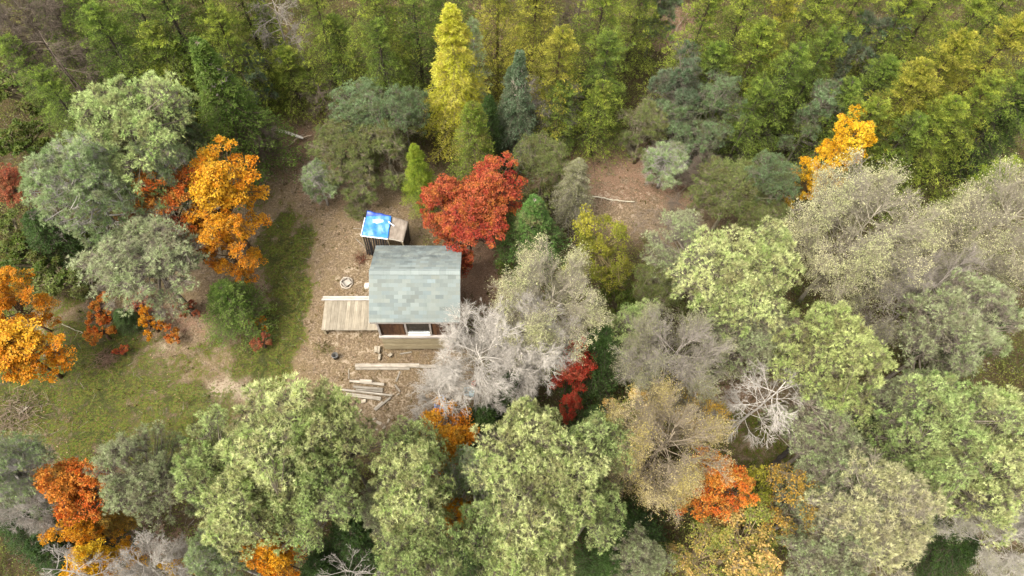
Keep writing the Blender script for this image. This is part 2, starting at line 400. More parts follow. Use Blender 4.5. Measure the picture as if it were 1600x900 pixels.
def proto_bare(R=2.0, h=8.0, n1=26, n2=8, n3=6, n4=4, leaves=5000, leafs=.055, rise=.55, kind='bare', twig=.0055, droop=0.):
    g, at = trunk_geo(h * .95, .09, .5)
    az = np.arange(n1) * 2.4 + rng.normal(0, .4, n1)
    zf = np.linspace(.42, .93, n1)
    A = at(zf * h * .95)
    Lh = R * np.sqrt(np.clip(1 - ((zf - .6) / .42) ** 2, .12, 1)) * rng.uniform(.75, 1.12, n1)
    B = A + np.stack([np.cos(az) * Lh, np.sin(az) * Lh, Lh * rise * rng.uniform(.5, 1.3, n1)], 1)
    B[:, 2] = np.minimum(B[:, 2], h)
    S = 8
    l1 = bez(A, (A + B) / 2 + rdir(n1) * .3 + np.array([0, 0, -.1]), B, S)
    g.tubes(l1, np.linspace(.017, .007, S)[None] * rng.uniform(.7, 1.3, (n1, 1)), 5)
    def sub(par, n, ln, spread, Sg):
        Np, Sp, _ = par.shape; pi = np.repeat(np.arange(Np), n)
        t = rng.uniform(.3, 1.0, len(pi)); ts = t * (Sp - 1); i0 = np.minimum(ts.astype(int), Sp - 2); f = (ts - i0)[:, None]
        P = par[pi, i0] * (1 - f) + par[pi, i0 + 1] * f
        d = unit(unit(par[pi, i0 + 1] - par[pi, i0]) + rdir(len(pi)) * spread + np.array([0, 0, .12 - droop]))
        E = P + d * (ln * rng.uniform(.5, 1.2, len(pi)))[:, None]
        return bez(P, (P + E) / 2 + rdir(len(pi)) * ln * .1, E, Sg)
    l2 = sub(l1, n2, R * .36, .75, 5)
    g.tubes(l2, np.linspace(.010, .005, 5)[None] * np.ones((len(l2), 1)), 4)
    trunk = g.mesh(kind + '_trunk', [M_BARK], True)
    c = Geo()
    l3 = sub(l2, n3, R * .2, .8, 4)
    c.tubes(l3, np.linspace(twig * 1.1, twig * .55, 4)[None] * np.ones((len(l3), 1)), 3, 1)
    l4 = sub(l3, n4, R * .13, .9, 2)
    c.spikes(l4[:, 0], l4[:, 1], twig * .8, 1)
    if leaves:
        # leaves gathered towards the outside of the crown and in patches
        w = np.clip(np.linalg.norm(l4[:, 1, :2], axis=1) / R, .05, 1.2) ** 1.5
        w *= (.45 + (np.sin(l4[:, 1, 0] * 2.1 + 1) * np.cos(l4[:, 1, 1] * 2.3) > -.1))
        pi = rng.choice(len(l4), leaves, p=w / w.sum())
        P = l4[pi, 1] + rdir(leaves) * .06
        cl = np.clip(.5 + .4 * np.sin(P[:, 0] * 3 + P[:, 2]) + rng.normal(0, .15, leaves), 0, 1)
        c.leaves(P, rdir(leaves), rdir(leaves) + np.array([0, 0, .8]), leafs * rng.uniform(.7, 1.3, leaves), leafs * .75, 0, np.stack([cl, rng.random(leaves), rng.random(leaves)], 1))
    crown = c.mesh(kind + '_crown', [M_LEAF, M_BARK])
    return trunk, crown, R, h, h * .72
M_CONE = plain_material('seed_cone', (.20, .17, .12), .8, .3, 30)

PR = {}
def protos():
    PR['P'] = [proto_pine(2.5, 9, 190, 28), proto_pine(2.3, 9, 170, 30), proto_pine(2.6, 8.5, 200, 27, flat=.5)]
    PR['Q'] = [proto_pine(2.2, 8.5, 170, 30, grey=.35, nk=10), proto_pine(2.4, 8.5, 180, 30, grey=.5, nk=10)]
    PR['B'] = [proto_pine(1.25, 5.0, 110, 30, flat=1.2, needle=.13, nk=8), proto_pine(1.35, 5.5, 120, 28, flat=1.25, needle=.13, nk=8)]
    PR['L'] = [proto_conifer(2.0, 8, 120, 17, 15, droop=-.12, lift=.16, leafL=.095, leafW=.022, fluff=.10, gap=.12, power=.62, kind='larch', sidel=.5, rag=.35),
               proto_conifer(2.2, 8, 105, 18, 15, droop=-.2, lift=.2, leafL=.095, leafW=.022, fluff=.10, gap=.2, power=.58, kind='larch', sidel=.5, rag=.45),
               proto_conifer(1.9, 8, 110, 17, 15, droop=.0, lift=.12, leafL=.095, leafW=.022, fluff=.10, gap=.3, power=.65, kind='larch', sidel=.5, rag=.5),
               proto_conifer(1.7, 9, 200, 17, 15, droop=-.05, lift=.14, leafL=.095, leafW=.022, fluff=.12, gap=.05, power=.8, kind='larch', rag=.2)]
    PR['S'] = [proto_conifer(1.5, 7, 210, 15, 10, droop=-.2, lift=.1, leafL=.07, leafW=.026, fluff=.05, kind='spruce'),
               proto_conifer(1.4, 6, 190, 15, 10, droop=-.1, lift=.1, leafL=.07, leafW=.026, fluff=.06, kind='spruce', power=.7),
               proto_conifer(1.5, 8.5, 250, 15, 11, droop=-.15, lift=.1, leafL=.075, leafW=.026, fluff=.05, kind='spruce', power=1.15, tipcone=1)]
    PR['M'] = [proto_maple(ncl=185, per=85, leaf=.105, open_=.1), proto_maple(1.9, 6.5, 200, 80, flat=.75, leaf=.105, open_=.12), proto_maple(2.0, 6, 180, 85, flat=.6, leaf=.105, open_=.1)]
    PR['A'] = [proto_maple(1.7, 6, 90, 75, leaf=.1, open_=.35, kind='aspen', lay=.9), proto_maple(1.8, 6, 100, 80, leaf=.1, open_=.5, kind='aspen', lay=.9)]
    PR['U'] = [proto_maple(.8, 1.7, 34, 70, leaf=.08, flat=.8, open_=.2, kind='bush', lay=.9), proto_maple(.8, 1.5, 30, 70, leaf=.08, flat=.8, open_=.4, kind='bush', lay=.9)]
    PR['G'] = [proto_bare(2.0, 8, 34, 11, 10, 7, 42000, leafs=.04), proto_bare(2.2, 8, 36, 11, 10, 7, 30000, rise=.4, leafs=.042)]
    PR['D'] = [proto_bare(1.9, 7.5, 30, 11, 11, 7, 0, kind='snag', droop=.15), proto_bare(1.4, 7, 24, 8, 6, 4, 0, rise=.1, kind='snag', droop=.3)]
    PR['W'] = [proto_bare(1.5, 5, 12, 5, 4, 3, 0, rise=.2, kind='snag', twig=.009)]
protos()
FIT = {}
for _k, _l in PR.items():
    for _i, (_t, _c, _r, _h, _z) in enumerate(_l):
        co = np.empty(len(_c.vertices) * 3, np.float32); _c.vertices.foreach_get('co', co); co = co.reshape(-1, 3)
        d_ = np.linalg.norm(co[:, :2], axis=1)
        if _k in 'LS': FIT[_k, _i] = (float(np.quantile(d_[co[:, 2] < _h * .5], .93)), float(co[:, 2].max()), 0.)
        else: FIT[_k, _i] = (float(np.quantile(d_, .95)), float(np.quantile(co[:, 2], .999)), float(np.quantile(co[:, 2], .6)))

# ------------------------------------------------------------------ colours: display-like triples turned into modest albedos
def srgb(r, g, b, k=0.5):
    f = lambda c: ((c / 255 + .055) / 1.055) ** 2.4 if c > 10 else c / 3294
    return (f(r) * k, f(g) * k, f(b) * k)
PAL = {   # leaf colour, second leaf colour, bark / twig colour
    'pine':    (srgb(164, 184, 104, 0.82), srgb(216, 218, 152, 0.8), srgb(146, 134, 112, .42)),
    'pine2':   (srgb(150, 176, 98, 0.78), srgb(198, 210, 138, 0.76), srgb(150, 138, 118, .42)),
    'paley':   (srgb(158, 178, 96, 0.72), srgb(206, 212, 136, 0.72), srgb(150, 138, 110, .42)),
    'grey':    (srgb(158, 174, 112, 0.7), srgb(192, 198, 148, 0.66), srgb(168, 154, 134, .42)),
    'sage':    (srgb(140, 166, 98, 0.62), srgb(186, 202, 142, 0.64), srgb(178, 170, 156, 0.64)),
    'blue':    (srgb(118, 140, 84, 0.56), srgb(152, 176, 122, 0.56), srgb(140, 132, 112, 0.56)),
    'olive':   (srgb(122, 136, 70, 0.56), srgb(154, 164, 92, 0.56), srgb(150, 138, 112, 0.56)),
    'larch': (srgb(112, 136, 44, .58), srgb(184, 194, 72, .62), srgb(98, 86, 64, .36)),
    'larchg': (srgb(98, 124, 44, .58), srgb(158, 178, 70, .62), srgb(98, 90, 74, .36)),
    'larchy': (srgb(134, 144, 40, .56), srgb(210, 200, 78, .6), srgb(110, 92, 64, .36)),
    'bright':  (srgb(194, 196, 42, 0.62), srgb(230, 222, 92, 0.62), srgb(170, 156, 100, 0.62)),
    'lime':    (srgb(144, 172, 44), srgb(188, 206, 70), srgb(120, 130, 70)),
    'spruce':  (srgb(92, 124, 44, 0.58), srgb(142, 164, 72, 0.6), srgb(112, 100, 78, 0.58)),
    'sprucey': (srgb(112, 138, 40, 0.58), srgb(156, 170, 66, 0.58), srgb(120, 106, 80, 0.58)),
    'dark': (srgb(66, 94, 38), srgb(102, 132, 62), srgb(96, 88, 70)),
    'firgreen': (srgb(72, 112, 40, .58), srgb(122, 158, 76, .58), srgb(110, 100, 80)),
    'deep': (srgb(54, 78, 30), srgb(84, 112, 46), srgb(96, 88, 70)),
    'bluefir': (srgb(94, 122, 76, 0.5), srgb(150, 170, 128, 0.5), srgb(130, 122, 104, 0.55)),
    'orange': (srgb(244, 146, 22), srgb(255, 196, 44), srgb(120, 96, 70)),
    'amber': (srgb(238, 136, 20), srgb(255, 186, 36), srgb(120, 96, 70)),
    'flame': (srgb(228, 102, 34, .48), srgb(250, 166, 62, .5), srgb(120, 92, 72)),
    'gold': (srgb(250, 186, 22, .55), srgb(255, 216, 56, .58), srgb(130, 110, 74)),
    'red': (srgb(182, 62, 44, .46), srgb(222, 116, 72, .48), srgb(110, 82, 66)),
    'scarlet': (srgb(214, 60, 40, .54), srgb(232, 108, 80, .56), srgb(110, 82, 66)),
    'dullred': (srgb(168, 84, 56), srgb(206, 120, 78), srgb(120, 100, 84)),
    'ygreen':  (srgb(140, 146, 44, 0.54), srgb(186, 178, 60, 0.56), srgb(140, 124, 84, 0.58)),
    'autumn':  (srgb(142, 150, 62, 0.6), srgb(226, 182, 104, 0.6), srgb(160, 140, 104, 0.6)),
    'brass':   (srgb(190, 150, 56), srgb(226, 180, 84), srgb(150, 134, 106)),
    'lichen': (srgb(180, 182, 124, .68), srgb(216, 210, 156, .7), srgb(186, 174, 148, .42)),
    'beige':   (srgb(196, 178, 96, 0.6), srgb(222, 204, 146, 0.6), srgb(184, 166, 138, .42)),
    'bone': (srgb(178, 178, 134, .58), srgb(196, 190, 152, .56), srgb(208, 198, 182, .55)),
    'ash':     (srgb(160, 160, 110, 0.55), srgb(190, 186, 140, 0.55), srgb(176, 164, 148, .46)),
    'taupe':   (srgb(150, 150, 100), srgb(170, 160, 120), srgb(140, 124, 106, .38)),
    'shrub':   (srgb(104, 122, 52), srgb(140, 150, 74), srgb(136, 124, 96)),
    'moss':    (srgb(84, 108, 36), srgb(120, 132, 52), srgb(120, 108, 80)),
    'brush':   (srgb(128, 112, 66), srgb(160, 134, 84), srgb(150, 134, 112)),
}
THIRD = {k: srgb(*v) for k, v in dict(larch=(104, 92, 54, .4), larchg=(92, 84, 58, .38), larchy=(120, 110, 50, .45), bright=(206, 178, 70, .55), lime=(176, 180, 60, .5), spruce=(84, 104, 44, .45),
    sprucey=(150, 130, 60, .45), dark=(70, 96, 40, .45), deep=(60, 80, 36, .42), bluefir=(140, 134, 104, .45), blue=(132, 122, 74, .48), olive=(134, 112, 72, .45), orange=(250, 196, 60, .52), amber=(206, 160, 60, .5),
    flame=(216, 170, 76, .5), gold=(240, 150, 16, .5), red=(214, 140, 52, .48), scarlet=(170, 130, 84, .45), dullred=(150, 130, 80, .45), ygreen=(130, 124, 50, .45), autumn=(112, 134, 48, .45), brass=(150, 146, 70, .48),
    lichen=(196, 180, 150, .5), beige=(186, 162, 124, .5), bone=(184, 176, 158, .5), ash=(150, 140, 120, .5), shrub=(120, 100, 56, .4), moss=(110, 96, 48, .38), grey=(176, 160, 134, .5), sage=(168, 158, 124, .5)).items()}
KIND = {'P': ('pine_tree', 'pine tree'), 'Q': ('pine_tree', 'pine tree'), 'B': ('young_pine', 'young pine'),
        'L': ('larch_tree', 'larch'), 'S': ('spruce_tree', 'spruce'), 'M': ('maple_tree', 'maple'),
        'A': ('broadleaf_tree', 'broadleaf tree'), 'U': ('bush', 'bush'), 'G': ('thinning_tree', 'thinning tree'),
        'D': ('dead_tree', 'dead tree'), 'W': ('dead_sapling', 'dead sapling')}
GRP = {'P': 'pale green pines of the wood', 'Q': 'pale green pines of the wood', 'B': 'young blue-green pines', 'L': 'yellow-green larches',
       'S': 'spruces and firs', 'M': 'autumn maples', 'A': 'broadleaf trees turning yellow', 'U': 'bushes on the clearing',
       'G': 'thinning grey trees', 'D': 'dead leafless trees', 'W': 'dead leafless saplings'}
def child(name, me, parent, pal):
    o = bpy.data.objects.new(name, me); COL.objects.link(o); o.parent = parent
    a, b, w = PAL[pal]
    o.color = (*a, 1); o['second'] = list(b); o['bark'] = list(w); o['third'] = list(THIRD.get(pal, srgb(166, 146, 104, .5)))
    return o
def set_tree(kind, px, py, wpx, h, pal, label, v=0, stretch=1.0):
    vi = v % len(PR[kind]); tr, cr = PR[kind][vi][:2]; R, H0, zc = FIT[kind, vi]
    sz = h / H0
    zref = h if kind in 'LS' else zc * sz
    x, y = gp(px, py, zref)
    r = wpx * (1.2 if kind == 'L' and pal.startswith('larch') else 1) / 2 / scale_at(x, y, h * .35 if kind in 'LS' else zref)
    s = r / R
    e = bpy.data.objects.new(KIND[kind][0], None); COL.objects.link(e)
    e.empty_display_size = .3
    e.location = (x, y, ground_z(x, y) - .03)
    e.rotation_euler = (0, 0, rng.uniform(0, 6.28)); e.scale = (s, s * stretch, sz)
    e['label'] = label; e['category'] = KIND[kind][1]; e['group'] = GRP[kind]
    child('trunk', tr, e, pal); child('crown', cr, e, pal)
    if stretch != 1.0: e.rotation_euler = (0, 0, 0)
    FOOT.append((x, y))
    return e
FOOT = []
def ground_z(x, y):
    d = math.exp(-((x + 3) ** 2 + (y - 13) ** 2) / 60)        # flat by the cabin
    return (1 - d) * (.16 * math.sin(x * .31 + 1) * math.cos(y * .27) + .1 * math.sin(x * .9 + y * .6) * math.cos(y * .8 - .3))

# ------------------------------------------------------------------ the trees: kind, photo x, y (crown centre, or tip for larch / spruce), width px, height m, palette, label, variant
TREES = [
 # --- left edge and upper left
 ('P', 195, 180, 195, 8.5, 'pine2', 'pale green pine at upper left just left of the tall pointed spruce', 0),
 ('P', 120, 275, 150, 8.5, 'sage', 'sage green pine on the left, below left of the upper-left pine', 1),
 ('Q', 215, 388, 180, 6.0, 'grey', 'grey-green thin pine whose crown covers the left side of the tall orange maple', 0),
 ('P', 245, 255, 95, 7.0, 'sage', 'pale pine between the upper-left pine and the top of the orange maple', 2),
 ('P', 278, 190, 70, 5.5, 'blue', 'small blue-green pine crown tucked against the left foot of the tall pointed spruce', 1),
 ('M', 334, 288, 122, 6.0, 'orange', 'bright orange-yellow maple left of the bare ground above the cabin clearing, taller half', 0),
 ('M', 344, 366, 96, 5.0, 'amber', 'amber maple crown directly below the bright orange-yellow maple on the left', 1),
 ('M', 245, 300, 110, 6.2, 'flame', 'orange-red maple showing through the thin grey-green pines on the left', 2),
 ('M', 225, 350, 90, 5.0, 'dullred', 'dull red maple glimpsed under the grey-green pine on the left', 0),
 ('M', 14, 535, 128, 4.2, 'orange', 'golden orange maple at the left edge beside the mossy lawn', 0),
 ('M', -5, 455, 100, 4.6, 'amber', 'orange maple crown cut by the left edge above the golden one', 1),
 ('M', 10, 285, 60, 3.0, 'dullred', 'low dull red maple at the left edge under the pale pines', 2),
 ('S', 40, 330, 90, 3.6, 'dark', 'dark green young fir at the left edge below the dull red maple', 1),
 ('U', 60, 400, 110, 2.2, 'moss', 'mossy green bush left of the brown earth strip on the left', 0),
 ('U', 95, 440, 90, 1.6, 'shrub', 'broad green bush above the mossy lawn near the left edge', 1),
 ('U', 20, 370, 90, 2.4, 'shrub', 'green bush against the left edge under the young fir', 0),
 ('U', 105, 350, 70, 2.0, 'moss', 'dark mossy bush under the left pines', 1),
 ('W', 85, 330, 80, 4.5, 'ash', 'grey leafless sapling leaning among the bushes at the left', 0),
 ('U', 150, 480, 50, 1.6, 'flame', 'orange bush at the top of the mossy lawn, left one of the low pair', 0),
 ('U', 155, 515, 44, 1.3, 'flame', 'low orange bush just below the first orange bush on the lawn', 1),
 ('U', 228, 498, 44, 1.6, 'amber', 'small orange bush in the middle of the lawn top, right of the low dark fir', 0),
 ('U', 268, 518, 32, 1.0, 'flame', 'tiny orange bush between the middle orange bush and the round green fir', 1),
 ('U', 185, 545, 24, .8, 'red', 'tiny red sprig on the lawn beside the grey brush heap', 1),
 ('U', 290, 480, 34, 1.1, 'dullred', 'faded red bush left of the round green fir', 0),
 ('U', 215, 480, 60, 1.0, 'dullred', 'brown-red low bush on the lawn between the orange bushes', 1),
 ('S', 182, 485, 44, 1.5, 'dark', 'low dark green fir between the orange bushes on the lawn', 1),
 ('S', 343, 452, 100, 3.2, 'spruce', 'round bright green fir on the lawn below the amber maple', 1),
 ('U', 402, 505, 30, .9, 'amber', 'small orange-leaved bush right of the round green fir', 0),
 ('U', 410, 535, 32, .9, 'dullred', 'small rusty bush right of and below the round green fir', 1),
 ('S', 304, 56, 140, 8.2, 'spruce', 'tall pointed spruce at upper left with a pale cone-laden tip', 2),
 ('B', 378, 105, 80, 5.0, 'bluefir', 'blue-green young pine right of the tall pointed spruce', 0),
 ('L', 235, -45, 120, 8.5, 'larchg', 'olive larch at the top edge left of the tall pointed spruce', 0),
 ('L', 180, -60, 110, 8.5, 'larchg', 'dull green larch at the top edge beside the dark gap at upper left', 2),
 ('L', 290, -60, 110, 8.5, 'larch', 'yellow-green larch at the top edge directly above the tall pointed spruce', 1),
 ('L', 90, -60, 120, 8.0, 'larchg', 'brown-green larch at the top edge over the dark upper-left gap', 2),
 ('D', 45, 40, 130, 7.5, 'taupe', 'grey dead tree in the dark upper-left corner', 0),
 ('D', 100, 95, 110, 6.5, 'taupe', 'brownish dead tree above the upper-left pine', 1),
 ('L', 20, -80, 120, 8.0, 'larchg', 'dark olive larch in the extreme upper-left corner', 1),
 ('L', 10, 60, 90, 6.5, 'larchg', 'olive larch against the left edge below the corner', 2),
 ('U', 30, 215, 100, 2.8, 'moss', 'mossy bush at the left edge under the upper-left dead trees', 0),
 ('L', 350, -75, 100, 8.0, 'larch', 'yellow-green larch at the top edge right of the spruce tip', 2),
 ('D', 428, 30, 90, 6.5, 'ash', 'pale grey dead tree near the top edge between green larches', 1),
 ('D', 398, 215, 70, 3.5, 'taupe', 'thin grey dead tree beside the right skirt of the tall spruce', 0),
 ('L', 395, -20, 80, 6.0, 'larchg', 'olive larch left of the pale grey dead tree at the top', 1),
 ('L', 440, 70, 85, 4.2, 'larch', 'yellow-green larch standing above the fallen white log', 0),
 ('L', 480, -50, 100, 8.0, 'larch', 'larch at the top edge right of the pale grey dead tree', 1),
 ('L', 520, 20, 95, 5.5, 'larchg', 'dull green larch between the top edge and the rounded pines', 2),
 ('L', 575, -55, 110, 8.5, 'larch', 'fresh yellow-green larch at the top edge left of the brightest larch', 0),
 ('L', 585, 25, 95, 7.0, 'larchg', 'olive larch left of the brightest yellow larch', 1),
 ('L', 640, -60, 95, 8.5, 'larchg', 'dark olive larch at the top edge just left of the brightest larch tip', 2),
 ('D', 505, 140, 70, 2.5, 'taupe', 'brown twiggy dead tree above the fallen white log', 1),
 ('P', 565, 165, 115, 4.6, 'blue', 'rounded blue-green pine standing above the blue tarp, broad crown with yellow tips', 1),
 ('P', 630, 160, 90, 5.5, 'blue', 'blue-green pine just left of the brightest larch skirt', 0),
 ('P', 535, 215, 110, 4.0, 'olive', 'olive pine low between the fallen white log and the blue tarp', 2),
 ('B', 600, 215, 100, 4.0, 'olive', 'olive young pine left of the small lime larch', 1),
 ('B', 497, 275, 60, 3.0, 'sage', 'faint sage-green young pine alone on bare ground left of the blue tarp', 0),
 ('B', 560, 265, 90, 3.0, 'olive', 'low olive young pine on bare ground directly above the blue tarp', 1),
 ('L', 706, 8, 112, 8.6, 'bright', 'brightest yellow larch with a pointed tip, left of centre near the top', 3),
 ('L', 738, 30, 70, 7.5, 'sage', 'pale green larch close behind the right side of the brightest yellow larch', 2),
 ('S', 738, 165, 84, 6.0, 'sprucey', 'green spruce directly above the red maple, below the brightest larch', 1),
 ('S', 765, 150, 64, 5.0, 'dark', 'dark fir right of the green spruce above the red maple', 0),
 ('L', 647, 224, 60, 4.6, 'lime', 'small lime green larch between the blue tarp and the red maple', 3),
 ('M', 757, 292, 105, 5.2, 'red', 'red maple right of the small lime larch, upper right crown of it', 0),
 ('M', 695, 305, 95, 5.0, 'red', 'red maple crown nearest the small lime larch, left lobe', 1),
 ('M', 732, 340, 112, 4.8, 'red', 'red maple touching the upper right corner of the cabin roof', 2),
 ('U', 722, 402, 30, 2.0, 'brass', 'small yellow-brown bush at the upper right corner of the cabin roof', 0),
 ('S', 813, 82, 82, 7.0, 'bluefir', 'blue-grey fir with a pale cone-laden tip right of the brightest larch', 2),
 ('S', 800, 105, 60, 6.0, 'bluefir', 'shorter blue-grey fir beside the left of the cone-laden fir', 0),
 ('S', 836, 306, 116, 4.8, 'firgreen', 'dark green spruce right of the red maple with a pale tip', 2),
 ('P', 850, 245, 95, 4.0, 'olive', 'olive pine bush right of the red maple top', 0),
 ('S', 903, 250, 74, 4.6, 'ash', 'conical grey dead-looking spruce beside the reddish litter clearing', 1),
 ('A', 930, 370, 95, 5.0, 'ygreen', 'yellow-green broadleaf tree right of the dark green spruce', 0),
 ('A', 965, 415, 70, 4.0, 'ygreen', 'olive-yellow broadleaf tree behind the pale thinning tree right of the cabin', 1),
 ('U', 855, 300, 70, 2.4, 'olive', 'olive bush between the dark green spruce and the reddish clearing', 0),
 ('U', 970, 470, 70, 2.5, 'moss', 'dark moss-green bush in the gap right of the pale thinning tree', 0),
 ('U', 800, 425, 60, 2.0, 'moss', 'green bush right of the cabin, under the pale thinning tree', 1),
 ('L', 140, 10, 110, 7.5, 'larchg', 'olive larch above the upper-left pine in the shaded corner', 0),
 ('L', 60, 110, 100, 6.5, 'larchg', 'dim olive larch at the far left above the pale pines', 1),
 ('L', 330, 5, 105, 7.5, 'larch', 'yellow-green larch just right of the spruce tip, below the top edge', 1),
 ('L', 230, 40, 110, 6.5, 'larch', 'yellow-green larch between the spruce tip and the upper-left pine', 2),
 ('L', 1620, -60, 110, 8.5, 'larch', 'larch filling the upper right corner', 2),
 ('L', 1630, 110, 110, 7.0, 'larchg', 'green larch cut by the right edge above the dark hollow', 0),
 ('L', 690, -90, 110, 8.5, 'larchg', 'dark larch at the top edge directly behind the brightest larch', 1),
 ('U', 20, 140, 110, 2.6, 'moss', 'dark mossy bush at the left edge in the shaded corner', 1),
 # --- upper middle to the right
 ('L', 780, -70, 105, 8.5, 'larchy', 'golden-green larch at the top edge right of the brightest larch', 1),
 ('L', 840, -45, 115, 8.5, 'larchy', 'yellow larch at the top edge above the cone-laden blue-grey fir', 0),
 ('L', 878, 45, 100, 7.5, 'larchy', 'gold-tinted larch right of the cone-laden blue-grey fir', 2),
 ('D', 905, -10, 80, 8.0, 'taupe', 'dead grey-brown tree at the top edge between two larches', 1),
 ('L', 950, -40, 105, 8.5, 'larch', 'larch at the top edge left of the bare brown ground patch', 0),
 ('L', 955, 50, 100, 7.0, 'larchg', 'green larch below the top-edge larch, left of the bare brown patch', 1),
 ('L', 880, 130, 80, 5.0, 'larchg', 'low olive larch right of the cone-laden fir, above the grey dead spruce', 2),
 ('L', 945, 130, 85, 5.0, 'larch', 'low yellow-green larch above the reddish litter clearing', 2),
 ('D', 860, 160, 90, 4.0, 'ash', 'grey dead branches right of the cone-laden blue-grey fir', 0),
 ('B', 1062, 125, 84, 6.0, 'bluefir', 'blue-green young pine below the bare brown patch at the top', 0),
 ('B', 1125, 150, 100, 5.5, 'blue', 'large blue-green young pine right of centre near the top', 1),
 ('B', 1060, 175, 84, 4.5, 'blue', 'blue-green young pine above the reddish litter clearing, right side', 0),
 ('B', 1010, 190, 86, 4.0, 'olive', 'olive young pine at the top border of the reddish litter clearing', 1),
 ('B', 1045, 245, 80, 3.0, 'sage', 'low sage young pine inside the reddish litter clearing', 0),
 ('B', 1110, 215, 80, 3.8, 'blue', 'blue-green young pine below the large one right of centre', 1),
 ('P', 1150, 290, 120, 4.5, 'olive', 'olive pine right of the reddish litter clearing', 2),
 ('P', 1215, 275, 90, 5.5, 'blue', 'dark blue-green pine left of the golden maple', 0),
 ('P', 1195, 340, 80, 4.0, 'olive', 'olive pine below the dark blue-green pine by the golden maple', 1),
 ('D', 1100, 265, 70, 3.0, 'taupe', 'low dead twiggy tree at the right side of the reddish clearing', 0),
 ('D', 1070, 340, 90, 2.5, 'taupe', 'grey-brown low dead tree at the lower end of the reddish clearing', 1),
 ('L', 1020, -80, 90, 7.5, 'larch', 'larch at the top edge directly above the bare brown patch', 0),
 ('B', 1030, 5, 80, 5.0, 'blue', 'blue-green young pine at the top edge over the bare brown patch', 0),
 ('L', 1120, -30, 115, 8.5, 'larch', 'larch at the top edge right of the bare brown patch', 1),
 ('L', 1130, 60, 90, 6.5, 'larchg', 'yellow-green larch just above the large blue-green young pine', 0),
 ('L', 1190, -50, 110, 9.0, 'larch', 'lush larch at the top edge, second right of the bare brown patch', 2),
 ('L', 1205, 25, 105, 8.0, 'larch', 'lush green-yellow larch below the second top-edge larch right of the brown patch', 0),
 ('L', 1240, -20, 95, 8.5, 'larchy', 'gold-tipped larch at the top edge right of the lush pair', 1),
 ('L', 1255, 65, 100, 7.5, 'larchg', 'green larch above the blue-green young pine left of the golden maple', 2),
 ('L', 1200, 120, 90, 6.5, 'larchg', 'olive larch right of the large blue-green young pine', 1),
 ('B', 1355, 60, 84, 7.0, 'bluefir', 'blue-green young pine amid the larches at upper right', 0),
 ('L', 1305, -40, 105, 8.5, 'larch', 'larch at the top edge above the blue-green young pine at upper right', 0),
 ('L', 1310, 40, 90, 7.5, 'larchg', 'green larch left of the blue-green young pine at upper right', 1),
 ('B', 1283, 165, 90, 6.0, 'blue', 'blue-green young pine above and left of the golden maple', 1),
 ('L', 1375, -60, 100, 9.0, 'larch', 'larch at the top edge, third from the right corner group', 2),
 ('L', 1400, 90, 95, 6.5, 'larchg', 'green larch above the golden maple, right of it', 0),
 ('L', 1440, -25, 110, 8.5, 'larch', 'tall larch at the top edge right of the upper-right young pine', 1),
 ('L', 1450, 95, 105, 8.0, 'larchy', 'pale-tipped larch in the upper right group above the big pale tree', 0),
 ('L', 1500, -50, 105, 8.5, 'larch', 'larch at the top edge near the upper right corner', 2),
 ('L', 1515, 50, 100, 8.0, 'larchy', 'golden larch below the top edge near the upper right corner', 0),
 ('L', 1555, -20, 100, 8.5, 'larch', 'larch second from the upper right corner', 1),
 ('L', 1600, 30, 110, 8.5, 'larchy', 'yellow larch at the right edge below the corner', 0),
 ('L', 1380, 150, 110, 7.0, 'larch', 'larch directly right of the golden maple', 1),
 ('L', 1440, 175, 100, 6.5, 'larchg', 'green larch just above the big pale round tree', 2),
 ('L', 1495, 155, 100, 7.0, 'larch', 'yellow-green larch above the gap between the two big pale trees', 0),
 ('L', 1560, 120, 105, 7.5, 'larch', 'larch left of the dark hollow at the right edge', 1),
 ('L', 1590, 245, 90, 5.5, 'lime', 'lime-green larch under the dark hollow at the right edge', 2),
 ('S', 1600, 160, 90, 5.0, 'deep', 'dark fir in the hollow at the right edge', 1),
 ('M', 1328, 220, 84, 6.5, 'gold', 'golden yellow maple above the big pale round tree', 0),
 ('M', 1278, 272, 62, 5.0, 'gold', 'small gold-orange maple against the upper left of the big pale round tree', 1),
 ('L', 1340, 120, 90, 6.5, 'larchg', 'olive larch directly above the golden yellow maple', 2),
 # --- right side
 ('G', 1357, 348, 212, 8.5, 'lichen', 'big pale round tree with yellow-green rim below the golden maple', 0),
 ('G', 1565, 355, 190, 8.5, 'lichen', 'big pale cream tree at the right edge', 1),
 ('G', 1450, 450, 185, 7.5, 'ash', 'grey twiggy tree between the big pale trees and the right-hand pines', 1),
 ('Q', 1520, 500, 160, 8.0, 'grey', 'pale grey-green pine right of the grey twiggy tree', 0),
 ('S', 1590, 480, 90, 5.5, 'dark', 'dark green fir at the right edge under the pale cream tree', 1),
 ('P', 1150, 440, 190, 8.0, 'pine', 'large yellow-green pine right of centre, below the reddish clearing', 0),
 ('P', 1200, 400, 110, 8.0, 'pine', 'yellow-green pine crown at the upper right of the large centre-right pine', 1),
 ('Q', 1075, 400, 130, 6.5, 'grey', 'grey-green pine left of the large centre-right pine', 1),
 ('P', 1030, 440, 90, 5.5, 'olive', 'olive pine between the olive-yellow broadleaf tree and the centre-right pine', 2),
 ('Q', 1180, 510, 140, 6.5, 'grey', 'thin grey-green pine below the large centre-right pine', 0),
 ('G', 1055, 560, 175, 8.0, 'ash', 'round grey tree with yellow leaves right of the scarlet maple', 0),
 ('P', 1000, 505, 90, 6.0, 'pine2', 'green pine crown upper left of the round grey tree', 1),
 ('P', 1305, 560, 175, 8.5, 'paley', 'large yellowish pine right of the white dead tree', 2),
 ('Q', 1300, 680, 150, 6.5, 'grey', 'grey-green thin pine directly below the large yellowish pine', 1),
